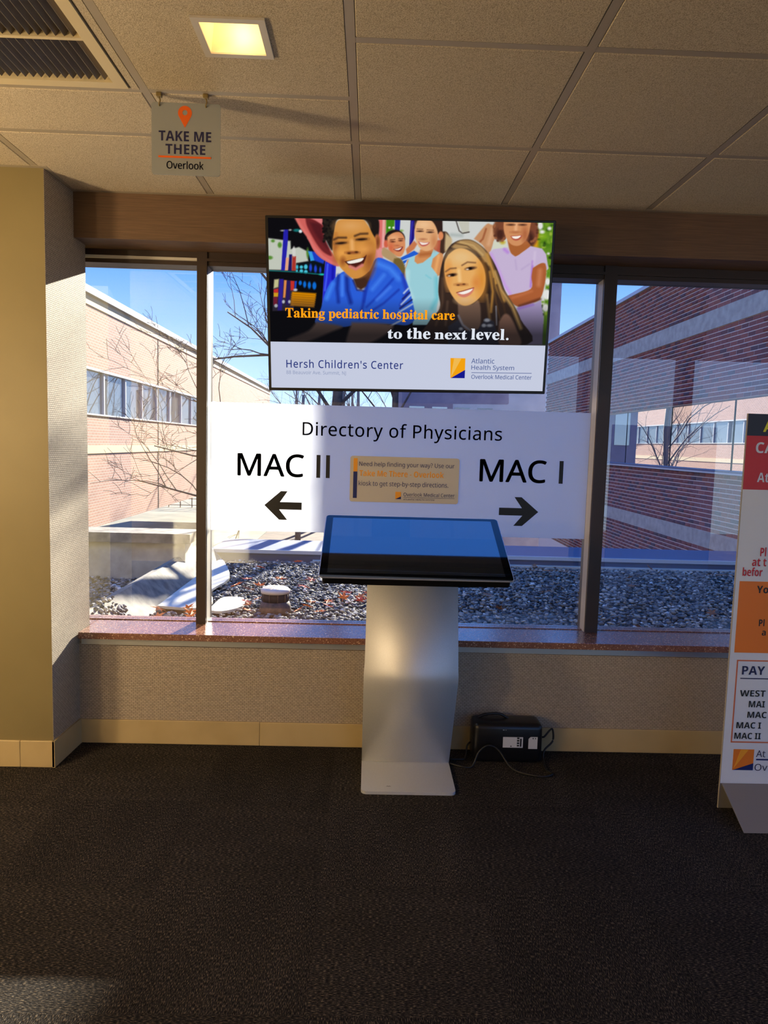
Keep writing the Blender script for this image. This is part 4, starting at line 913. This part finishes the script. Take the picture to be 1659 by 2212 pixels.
def random_ramp(name, cols, rough=0.9):
    m, t = new_mat(name); out = N(t, 'ShaderNodeOutputMaterial'); p = N(t, 'ShaderNodeBsdfPrincipled'); L(t, p.outputs[0], out.inputs[0]); p.inputs['Roughness'].default_value = rough
    oi = N(t, 'ShaderNodeObjectInfo'); cr = N(t, 'ShaderNodeValToRGB'); cr.color_ramp.interpolation = 'CONSTANT'
    el = cr.color_ramp.elements; el[0].color = cols[0]; el[0].position = 0; el[1].color = cols[1]; el[1].position = 1 / len(cols)
    for k in range(2, len(cols)): q = el.new(k / len(cols)); q.color = cols[k]
    L(t, oi.outputs['Random'], cr.inputs[0]); L(t, cr.outputs[0], p.inputs['Base Color'])
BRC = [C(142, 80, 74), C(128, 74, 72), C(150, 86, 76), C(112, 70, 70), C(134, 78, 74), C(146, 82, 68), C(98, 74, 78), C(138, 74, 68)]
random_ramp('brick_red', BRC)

box('outdoor_ground', -60, 60, -40, 90, -4.3, -4.0, 'far_ground', label='brown leaf-littered ground beyond the roof', kind='structure')
box('courtyard_pavement', -60, -6.0, 12, 90, -4.0, -3.96, 'pavement', label='pale sunlit pavement beside the left building', kind='structure')

# ---- roof deck in front of the windows
DZ = 0.05
dk = box('roof_deck', -8.0, 5.8, 3.42, 8.4, -0.25, DZ - 0.02, 'deck_base', label='flat roof deck outside the windows', kind='structure')
box('deck_wall', -8.0, 5.8, 3.6, 8.3, -4.0, -0.25, 'brick_shade', dk)
pr_ = empty('roof_parapet', (2.0, 8.1, 0), 'low blue metal-capped parapet along the far roof edge', 'parapet')
box('parapet_face', -1.72, 5.79, 7.74, 8.5, -0.2, 0.150, 'coping_blue', pr_); box('cap_lip', -1.72, 5.79, 7.715, 7.745, 0.128, 0.168, 'coping_white', pr_)
box('cap_sheet', -1.72, 5.79, 7.745, 8.56, 0.150, 0.166, 'coping_blue', pr_); box('base_flashing', -0.6, 5.79, 7.66, 7.739, DZ - .02, DZ + .02, 'membrane', pr_)
pl_ = empty('side_parapet', (-4, 6.7, 0), 'grey side parapet wall with a pale concrete coping', 'parapet')
box('wall_face', -8, -1.72, 6.62, 6.9, -0.2, 0.385, 'concrete', pl_); box('coping', -8, -1.66, 6.56, 6.95, 0.385, 0.475, 'kerb_concrete', pl_)
kb = prism('roof_kerb', [(-1.93, DZ - .04), (-1.82, 0.245), (-1.77, 0.25), (-1.585, DZ), (-1.585, DZ - .04)], 'y', 3.46, 7.70, 'kerb_concrete', label='sloping concrete kerb crossing the gravel roof at the left', cat='kerb')
PATCHES = []
def patch(name, pts, z, label):
    PATCHES.append(pts)
    prism(name, smooth(pts, 3), 'z', z, z + .02, 'membrane', label=label, cat='roof membrane')
patch('membrane_patch', [(-1.60, 5.35), (-1.30, 5.30), (-1.22, 5.55), (-1.33, 5.95), (-1.28, 6.5), (-1.45, 7.2), (-1.59, 7.5), (-1.6, 6.4)], DZ + .012, 'bare white roof membrane beside the sloping kerb')
patch('membrane_patch', [(-1.19, 5.25), (-1.08, 5.22), (-0.96, 5.40), (-1.0, 5.68), (-1.10, 5.72), (-1.18, 5.66)], DZ + .012, 'bare white roof membrane patch left of the drain cap')

# gravel: one mesh of squashed stones
def gravel():
    bm = bmesh.new(); bmesh.ops.create_icosphere(bm, subdivisions=1, radius=1); bm.verts.ensure_lookup_table()
    bv = np.array([tuple(v.co) for v in bm.verts]); bf = np.array([[q.index for q in f.verts] for f in bm.faces]); bm.free()
    xs, ys = [], []
    regions = [(-1.6, 5.7, 3.48, 7.64, 36000), (-3.2, -1.85, 3.9, 6.52, 5200), (-1.92, -1.5, 3.9, 4.9, 420)]
    P = []
    for x0, x1, y0, y1, n in regions:
        P.append(np.stack([rng.uniform(x0, x1, n), rng.uniform(y0, y1, n)], 1))
    P = np.concatenate(P); n = len(P)
    bare = (np.hypot(P[:, 0] + .70, P[:, 1] - 5.36) < .12)
    for pts in PATCHES:
        q = np.array(smooth(pts, 3)); c_ = q.mean(0); q = c_ + (q - c_) * 1.06; ins = np.zeros(len(P), bool)
        for a, b in zip(q, np.roll(q, -1, 0)):
            if a[1] != b[1]: ins ^= ((a[1] > P[:, 1]) != (b[1] > P[:, 1])) & (P[:, 0] < (b[0] - a[0]) * (P[:, 1] - a[1]) / (b[1] - a[1]) + a[0])
        bare |= ins
    P = P[~bare]; n = len(P)
    s = rng.uniform(.010, .023, n)[:, None] * np.stack([rng.uniform(.8, 1.35, n), rng.uniform(.7, 1.1, n), rng.uniform(.45, .75, n)], 1)
    a = rng.uniform(0, 2 * np.pi, n); tl = rng.normal(0, .35, n)
    V = bv[None] * s[:, None, :] * (1 + rng.uniform(-.16, .16, (n, len(bv), 1)))
    c, sn = np.cos(tl)[:, None], np.sin(tl)[:, None]
    y2, z2 = V[..., 1] * c - V[..., 2] * sn, V[..., 1] * sn + V[..., 2] * c
    c, sn = np.cos(a)[:, None], np.sin(a)[:, None]
    x3, y3 = V[..., 0] * c - y2 * sn, V[..., 0] * sn + y2 * c
    zz = DZ - .012 + rng.uniform(0, .026, n)
    onk = (P[:, 0] < -1.6) & (P[:, 0] > -1.79); zz = np.where(onk, DZ + (-1.585 - P[:, 0]) * 1.08 + .008, zz)
    out = np.stack([x3 + P[:, 0:1], y3 + P[:, 1:2], z2 + zz[:, None]], 2).reshape(-1, 3)
    F = (bf[None] + (np.arange(n) * len(bv))[:, None, None]).reshape(-1, 3)
    base = np.array([C(120, 114, 108)[:3], C(150, 142, 130)[:3], C(92, 90, 90)[:3], C(70, 68, 70)[:3], C(186, 176, 160)[:3], C(132, 120, 106)[:3], C(104, 98, 94)[:3], C(214, 206, 194)[:3]])
    colr = base[rng.choice(8, n, p=[.2, .16, .16, .14, .1, .12, .1, .02])] * rng.uniform(.8, 1.15, (n, 1))
    me = bpy.data.meshes.new('roof_gravel'); me.vertices.add(len(out)); me.vertices.foreach_set('co', out.ravel())
    me.loops.add(F.size); me.loops.foreach_set('vertex_index', F.ravel()); me.polygons.add(len(F))
    me.polygons.foreach_set('loop_start', np.arange(0, F.size, 3)); me.polygons.foreach_set('loop_total', np.full(len(F), 3)); me.update(calc_edges=True)
    ca = me.color_attributes.new('Col', 'FLOAT_COLOR', 'POINT'); cc = np.repeat(np.concatenate([colr, np.ones((n, 1))], 1), len(bv), 0); ca.data.foreach_set('color', cc.ravel())
    me.polygons.foreach_set('use_smooth', [True] * len(F))
    me.materials.append(MATS['gravel']); o = bpy.data.objects.new('roof_gravel', me); COL.objects.link(o)
    tag(o, 'loose grey gravel covering the flat roof', 'gravel', kind='stuff')
gravel()

# roof drain cap
pmat('drain_rust', C(112, 84, 68), 0.7, col2=C(78, 60, 52), scale=30); pmat('drain_top', C(206, 186, 172), 0.6); pmat('slot_dark', C(70, 52, 46), 0.8)
dc = empty('roof_drain_cap', (-.70, 5.36, DZ), 'round brown metal roof vent cap with radial slots standing in the gravel', 'vent cap')
tube('collar', [(-.70, 5.36, DZ - .02), (-.70, 5.36, DZ + .05), (-.70, 5.36, DZ + .09)], [.125, .12, .105], 'drain_rust', dc, 28)
tube('body', [(-.70, 5.36, DZ + .09), (-.70, 5.36, DZ + .16)], [.1, .1], 'slot_dark', dc, 28)
tube('cap', [(-.70, 5.36, DZ + .155), (-.70, 5.36, DZ + .175), (-.70, 5.36, DZ + .19)], [.112, .112, .098], 'drain_top', dc, 28)
for k in range(10):
    a = 2 * math.pi * k / 10
    d0, d1 = Vector((math.cos(a), math.sin(a), 0)), Vector((-math.sin(a), math.cos(a), 0)); c0 = Vector((-.70, 5.36, DZ + .1906))
    q = [c0 + d0 * .03 - d1 * .004, c0 + d0 * .085 - d1 * .007, c0 + d0 * .085 + d1 * .007, c0 + d0 * .03 + d1 * .004]
    mobj('slot', [tuple(p) for p in q] + [tuple(p - Vector((0, 0, .002))) for p in q], [(0, 1, 2, 3), (4, 7, 6, 5), (0, 4, 5, 1), (1, 5, 6, 2), (2, 6, 7, 3), (3, 7, 4, 0)], 'slot_dark', dc)
    rb = [c0 + d0 * .1 + Vector((0, 0, -.10)), c0 + d0 * .1 + Vector((0, 0, -.03))]
    tube('rib', rb, .006, 'drain_rust', dc, 5)

# fallen maple leaves
pmat('leaf_orange', C(244, 146, 60), 0.7, col2=C(222, 108, 40), scale=20); pmat('leaf_red', C(224, 98, 52), 0.7, col2=C(190, 70, 40), scale=20); pmat('leaf_brown', C(160, 104, 66), 0.8, col2=C(122, 78, 52), scale=20)
prof = []
for k in range(5):
    a0 = math.radians(90 + (k - 2) * 58); r = [.62, .9, 1.0, .9, .62][k]
    for da, rr in ((-20, .42), (-9, .66), (-5, .6), (0, 1.0), (5, .6), (9, .66), (20, .42)):
        prof.append((rr * r * math.cos(a0 + math.radians(da)), rr * r * math.sin(a0 + math.radians(da))))
    if k < 4: b0 = math.radians(90 + (k - 1.5) * 58); prof.append((.26 * math.cos(b0), .26 * math.sin(b0)))
prof += [(.06, -.1), (.03, -.55), (-.03, -.55), (-.06, -.1)]
prof = sorted(prof, key=lambda p: math.atan2(p[1] - .0, p[0]))
def leaf_mesh(nm, mat, curl):
    v = [(0, 0, .1 * curl)] + [(x, y, curl * (.35 * (x * x + .5 * y * y)) * (1 if i % 2 else .8)) for i, (x, y) in enumerate(prof)]
    n = len(prof); v2 = v + [(x, y, z - .012) for x, y, z in v]
    f = [(0, 1 + i, 1 + (i + 1) % n) for i in range(n)] + [(n + 1, n + 2 + (i + 1) % n, n + 2 + i) for i in range(n)] + [(1 + i, n + 2 + i, n + 2 + (i + 1) % n, 1 + (i + 1) % n) for i in range(n)]
    me = bpy.data.meshes.new(nm); me.from_pydata(v2, [], f); me.materials.append(MATS[mat]); return me
LM = {(c_, q): leaf_mesh('maple_leaf', 'leaf_' + c_, (.5, 1.1, -.6)[q]) for c_ in ('orange', 'red', 'brown') for q in range(3)}
LEAF_AT = []
def spot(x0, x1, y0, y1, gap):
    """a place for one more leaf that stays clear of those already lying there"""
    for k in range(400):
        x, y = random.uniform(x0, x1), random.uniform(y0, y1)
        if all(math.hypot(x - a, y - b) > gap for a, b in LEAF_AT): return x, y
    return None
def leaf(x, y, c_, s, label, group):
    LEAF_AT.append((x, y))
    o = bpy.data.objects.new('maple_leaf', LM[(c_, random.randrange(3))]); COL.objects.link(o)
    o.location = (x, y, DZ + .064 + random.uniform(0, .015)); s *= 1.3; o.scale = (s, s, s); o.rotation_euler = (random.uniform(-.1, .75), random.uniform(-.35, .35), random.uniform(0, 6.28))
    tag(o, label, 'leaf', group)
# lone leaves on the sunlit gravel (roof coordinates)
for x, y, c_, lb in ((-1.12, 5.95, 'orange', 'orange maple leaf on the gravel nearest the white membrane patches'), (-1.08, 6.3, 'red', 'red maple leaf alone on the gravel left of the vent cap, further back'),
                     (-.92, 6.02, 'orange', 'orange maple leaf on the gravel just behind the left of the vent cap'), (-.80, 6.4, 'orange', 'orange maple leaf on the gravel straight behind the vent cap'),
                     (-.55, 6.05, 'red', 'nearer of two red maple leaves behind the right of the vent cap'), (-.50, 6.35, 'red', 'farther of two red maple leaves behind the right of the vent cap'),
                     (-1.05, 6.95, 'red', 'red maple leaf far back on the gravel near the parapet, left of the mid roof'), (-.72, 7.3, 'red', 'farthest red maple leaf lying just before the parapet'),
                     (-.15, 6.75, 'orange', 'orange maple leaf far back beside the left edge of the touchscreen'), (-.98, 5.85, 'brown', 'brown maple leaf beside the small white membrane patch')):
    leaf(x, y, c_, .062, lb, 'lone leaves on the sunlit gravel')
def heap(n, area, gap, cols, size, label, group):
    for k in range(n):
        p = spot(*area, gap)
        if p: leaf(p[0], p[1], random.choice(cols), size, label, group)
heap(7, (-.53, -.26, 5.12, 5.50), .125, ['orange', 'orange', 'red'], .052, 'orange maple leaf in the heap against the right of the vent cap', 'leaf heap right of the vent cap')
heap(4, (-.94, -.86, 5.06, 5.50), .125, ['orange', 'red', 'orange'], .050, 'reddish maple leaf in the small heap left of the vent cap', 'leaf heap left of the vent cap')
heap(6, (-1.50, -1.22, 4.82, 5.18), .14, ['orange'], .058, 'bright orange maple leaf piled at the foot of the sloping kerb', 'leaf pile by the kerb')
heap(5, (-.20, .06, 5.48, 5.86), .15, ['orange', 'orange', 'red'], .060, 'orange maple leaf in the cluster below the left corner of the touchscreen', 'leaf cluster by the touchscreen')
heap(16, (1.0, 3.6, 4.4, 7.4), .22, ['brown'], .052, 'dull brown maple leaf on the shaded gravel at the right', 'brown leaves on the shaded gravel')

# ---- pale brick building at the left (long wall running away from us)
LXW = -7.5
lb = empty('pale_brick_building', (LXW - 3, 32, -4), 'long sunlit pale brick building with a ribbon of grey windows at the left', 'building')
ya, yb = 8.0, 52.8
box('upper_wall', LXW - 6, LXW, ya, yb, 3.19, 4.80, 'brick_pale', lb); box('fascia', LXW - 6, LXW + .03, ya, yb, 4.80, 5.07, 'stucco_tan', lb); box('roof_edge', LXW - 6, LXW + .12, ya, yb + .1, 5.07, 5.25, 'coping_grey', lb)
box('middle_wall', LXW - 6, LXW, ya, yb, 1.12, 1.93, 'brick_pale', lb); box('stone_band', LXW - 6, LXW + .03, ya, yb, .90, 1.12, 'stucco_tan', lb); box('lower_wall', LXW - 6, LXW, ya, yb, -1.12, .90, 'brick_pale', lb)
box('window_core', LXW - 6, LXW - .3, ya, yb, 1.93, 3.19, 'plenum_dark', lb); box('window_ledge', LXW - .3, LXW + .04, ya, yb, 1.93, 1.97, 'coping_white', lb); box('window_head', LXW - .3, LXW + .02, ya, yb, 3.13, 3.19, 'coping_grey', lb)
box('expansion_joint', LXW, LXW + .012, 25.18, 25.24, -1.12, 4.8, 'plenum_dark', lb)
edges = [17.2, 20.25, 22.0, 23.6, 25.2] + [25.2 + 1.6 * k for k in range(1, 18)]
edges = [e_ for e_ in edges if e_ < yb - .3] + [yb]
edges = [ya, 10.5, 13.8] + edges
for a, b in zip(edges[:-1], edges[1:]):
    wn = box('window', LXW - .12, LXW - .09, a + .03, b - .03, 1.97, 3.13, 'ribbon_glass_left', lb)
    box('window_post', LXW - .14, LXW - .03, b - .04, b + .04, 1.97, 3.13, 'coping_grey', wn)
box('ground_floor_wall', LXW - 6, LXW - 2.6, ya, 24, -3.96, -1.12, 'concrete', lb)
for q in range(10): box('ground_floor_window', LXW - 2.6, LXW - 2.56, 12.2 + 1.2 * q, 13.2 + 1.2 * q, -3.4, -1.3, 'ribbon_glass_left', lb)
# ---- garden railing below, in front of the pavement
rl = empty('courtyard_railing', (-16, 55, -3.96), 'thin dark railing on the pavement under the left building', 'railing')
for q in range(12): box('post', -21.0 + q * .9, -20.94 + q * .9, 55.0, 55.06, -3.96, -2.75, 'slot_dark', rl)
for z in (-2.8, -3.3, -3.8): box('rail', -21.0, -11.1, 55.0, 55.05, z, z + .05, 'slot_dark', rl)

# ---- red brick building at the right: every brick a piece
RX = 5.8
rb = empty('red_brick_building', (RX + 3, 14, -4), 'shaded red brick building with pale stone bands and a ribbon window at the right', 'building')
ra, rb_ = 4.2, 23.6
def rbox(n, z0, z1, mat, dx=0.0, depth=6.0): return box(n, RX - dx, RX + depth, ra, rb_, z0, z1, mat, rb)
rbox('wall_core', -4.0, -.24, 'mortar', -.001); rbox('stone_band', -.24, .03, 'concrete', .02); rbox('wall_core', .03, 1.03, 'mortar', -.001)
rbox('window_sill', 1.03, 1.09, 'coping_blue', .10); box('sill_edge', RX - .11, RX - .10, ra, rb_, 1.035, 1.06, 'coping_white', rb); rbox('window_core', 1.09, 2.25, 'plenum_dark', -.4)
rbox('wall_core', 2.25, 3.48, 'mortar', -.001); rbox('stone_band', 3.48, 3.80, 'concrete', .02); rbox('wall_core', 3.80, 4.80, 'mortar', -.001); rbox('roof_coping', 4.80, 4.88, 'coping_grey', .06)
wy = ra
while wy < rb_ - .2:
    wn = box('window', RX + .10, RX + .13, wy + .03, min(wy + 2.4, rb_) - .03, 1.09, 2.25, 'ribbon_glass_right', rb); wy += 2.4
BL, BH, MJ = .198, .0620, .0145
bricks = []
for z0, z1 in ((-1.45, -.24), (.03, 1.03), (2.25, 3.48), (3.80, 4.80)):
    nc = int(round((z1 - z0) / (BH + MJ))); ph = (z1 - z0) / nc
    for r in range(nc):
        y = ra + (.5 * (BL + MJ) if r % 2 else 0)
        while y < rb_ - BL:
            bricks.append((y, z0 + r * ph + MJ * .5, ph - MJ)); y += BL + MJ
def inview(y, z):
    d = Vector((RX, y + BL / 2, z - EYE)); zc = d.dot(fwd); px, pyy = 829.5 + 1521.25 * d.dot(r2) / zc, 1106 - 1521.25 * d.dot(u2) / zc
    if px > 1655 or pyy < 606: return False
    if pyy > 890 and px > 1612 - (pyy - 890) * .07: return False
    return pyy < 1205
near = sorted([b for b in bricks if inview(b[0], b[1])], key=lambda b: b[0])[:300]
ns = set(near)
bm_ = {}
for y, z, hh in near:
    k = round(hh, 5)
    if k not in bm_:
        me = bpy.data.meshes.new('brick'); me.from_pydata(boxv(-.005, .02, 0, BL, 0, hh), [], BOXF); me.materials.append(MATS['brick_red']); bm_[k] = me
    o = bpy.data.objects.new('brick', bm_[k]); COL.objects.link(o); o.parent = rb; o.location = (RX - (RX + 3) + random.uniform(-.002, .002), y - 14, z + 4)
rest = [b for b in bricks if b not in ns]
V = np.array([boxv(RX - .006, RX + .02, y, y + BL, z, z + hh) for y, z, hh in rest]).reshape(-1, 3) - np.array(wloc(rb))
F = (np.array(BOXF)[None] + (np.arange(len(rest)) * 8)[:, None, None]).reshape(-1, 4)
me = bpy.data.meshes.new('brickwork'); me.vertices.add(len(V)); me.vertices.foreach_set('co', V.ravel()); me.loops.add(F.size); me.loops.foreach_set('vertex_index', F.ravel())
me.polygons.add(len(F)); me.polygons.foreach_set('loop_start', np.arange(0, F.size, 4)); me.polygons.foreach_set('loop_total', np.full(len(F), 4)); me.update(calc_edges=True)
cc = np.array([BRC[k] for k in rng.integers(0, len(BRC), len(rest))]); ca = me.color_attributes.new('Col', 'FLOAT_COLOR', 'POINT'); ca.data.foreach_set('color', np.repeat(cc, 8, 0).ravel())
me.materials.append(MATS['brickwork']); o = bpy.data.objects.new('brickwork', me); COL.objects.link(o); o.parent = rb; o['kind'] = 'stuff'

# ---- shaded block and added sun-blocking towers beyond, mostly behind the television
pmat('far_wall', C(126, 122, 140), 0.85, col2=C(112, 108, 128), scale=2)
fb = empty('shaded_wing', (3.6, 29, -4), 'grey-violet shaded building wing seen under the television', 'building')
box('wing_wall', 1.2, 5.45, 28, 33, -4, 5.2, 'far_wall', fb); box('wing_roof', 1.15, 5.43, 27.9, 33, 5.2, 5.35, 'coping_grey', fb)
box('shadow_tower', 5.45, 7.3, 28, 29.6, -4, 12.5, 'far_wall', fb); box('tower_roof', 5.43, 7.33, 27.95, 29.62, 12.5, 12.65, 'coping_grey', fb)  # mostly unseen tower added to throw the upright shadow edge on film and gravel
for q in range(4): box('window', 1.5 + q * .9, 2.1 + q * .9, 27.97, 28.0, 1.6, 2.9, 'ribbon_glass_left', fb)
ft = empty('sun_blocker', (15.3, 62.6, -4), 'unseen tall block added far behind the television to stop the sun', 'sun blocker')  # unseen block added to keep the sun off the right-hand side
box('blocker_shaft', 14.7, 15.9, 62, 63.2, -4, 26.5, 'far_wall', ft); box('blocker_cap', 14.66, 15.94, 61.96, 63.24, 26.5, 27.3, 'coping_grey', ft)

# ---- bare trees
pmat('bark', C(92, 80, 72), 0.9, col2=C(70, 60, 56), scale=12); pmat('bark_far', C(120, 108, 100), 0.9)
def grow(V, F, p0, p1, r0, depth, rnd, sides=5):
    p0, p1 = Vector(p0), Vector(p1); L_ = (p1 - p0).length; n = 5
    pts = [p0]; 
    bend = Vector((rnd.uniform(-1, 1), rnd.uniform(-1, 1), rnd.uniform(-.2, 1))) * L_ * .10
    for k in range(1, n + 1):
        t = k / n; pts.append(p0.lerp(p1, t) + bend * math.sin(math.pi * t) + Vector((rnd.uniform(-1, 1), rnd.uniform(-1, 1), rnd.uniform(-1, 1))) * L_ * .02)
    v, f = tube_data(pts, [max(r0 * (1 - .72 * k / n), .0028) for k in range(n + 1)], sides if depth > 1 else 3)
    b = len(V); V += v; F += [tuple(i + b for i in q) for q in f]
    if depth <= 0: return
    for k in range(5 if depth > 1 else 4):
        t = rnd.uniform(.3, .98); i = min(int(t * n), n - 1); s = pts[i].lerp(pts[i + 1], t * n - i)
        d = (p1 - p0).normalized(); side = Vector((rnd.uniform(-1, 1), rnd.uniform(-.7, .7), rnd.uniform(-.45, .9))).normalized()
        dd = (d * .75 + side * .75).normalized(); l2 = L_ * rnd.uniform(.32, .55)
        grow(V, F, s, s + dd * l2, max(r0 * (1 - .7 * t) * .55, .004), depth - 1, rnd, 4)
def tree(label, base, top, r, limbs, seed, mat='bark', depth=3, group='bare trees beyond the roof'):
    rnd = random.Random(seed); t = empty('bare_tree', base, label, 'tree', group)
    pts = [Vector(base).lerp(Vector(top), k / 6) + Vector((rnd.uniform(-.05, .05), rnd.uniform(-.05, .05), 0)) * (0 if k == 0 else 1) for k in range(7)]
    tube('trunk', pts, [r * (1.15 - .6 * k / 6) for k in range(7)], mat, t, 8)
    for h_, tip in limbs:
        p = Vector(base).lerp(Vector(top), h_); V, F = [], []
        grow(V, F, p, tip, r * .30, depth, rnd)
        mobj('branch', V, F, mat, t)
tree('bare tree whose branches spread left of the television', (-.62, 11.0, -4.0), (-.50, 11.0, 4.2), .11,
     [(.70, (-2.3, 11.2, 3.3)), (.78, (-2.5, 10.8, 2.55)), (.82, (-2.4, 11.3, 4.6)), (.60, (-2.6, 10.6, 1.9)), (.55, (-3.3, 11.0, 1.3)), (.50, (-3.5, 10.7, .75)), (.80, (.8, 11.3, 4.5)), (.72, (1.0, 11.6, 3.4)), (.95, (-1.6, 11.5, 5.6)), (.97, (.2, 11.2, 6.0))], 3)
tree('slim bare tree just right of the forked tree trunk', (.45, 14.0, -4.0), (.42, 14.0, 5.0), .085, [(.6, (-.6, 14, 3.2)), (.65, (1.3, 14, 3.3)), (.75, (-.3, 14.2, 5.0)), (.8, (1.1, 13.8, 5.4)), (.7, (.1, 13.5, 4.4))], 5)
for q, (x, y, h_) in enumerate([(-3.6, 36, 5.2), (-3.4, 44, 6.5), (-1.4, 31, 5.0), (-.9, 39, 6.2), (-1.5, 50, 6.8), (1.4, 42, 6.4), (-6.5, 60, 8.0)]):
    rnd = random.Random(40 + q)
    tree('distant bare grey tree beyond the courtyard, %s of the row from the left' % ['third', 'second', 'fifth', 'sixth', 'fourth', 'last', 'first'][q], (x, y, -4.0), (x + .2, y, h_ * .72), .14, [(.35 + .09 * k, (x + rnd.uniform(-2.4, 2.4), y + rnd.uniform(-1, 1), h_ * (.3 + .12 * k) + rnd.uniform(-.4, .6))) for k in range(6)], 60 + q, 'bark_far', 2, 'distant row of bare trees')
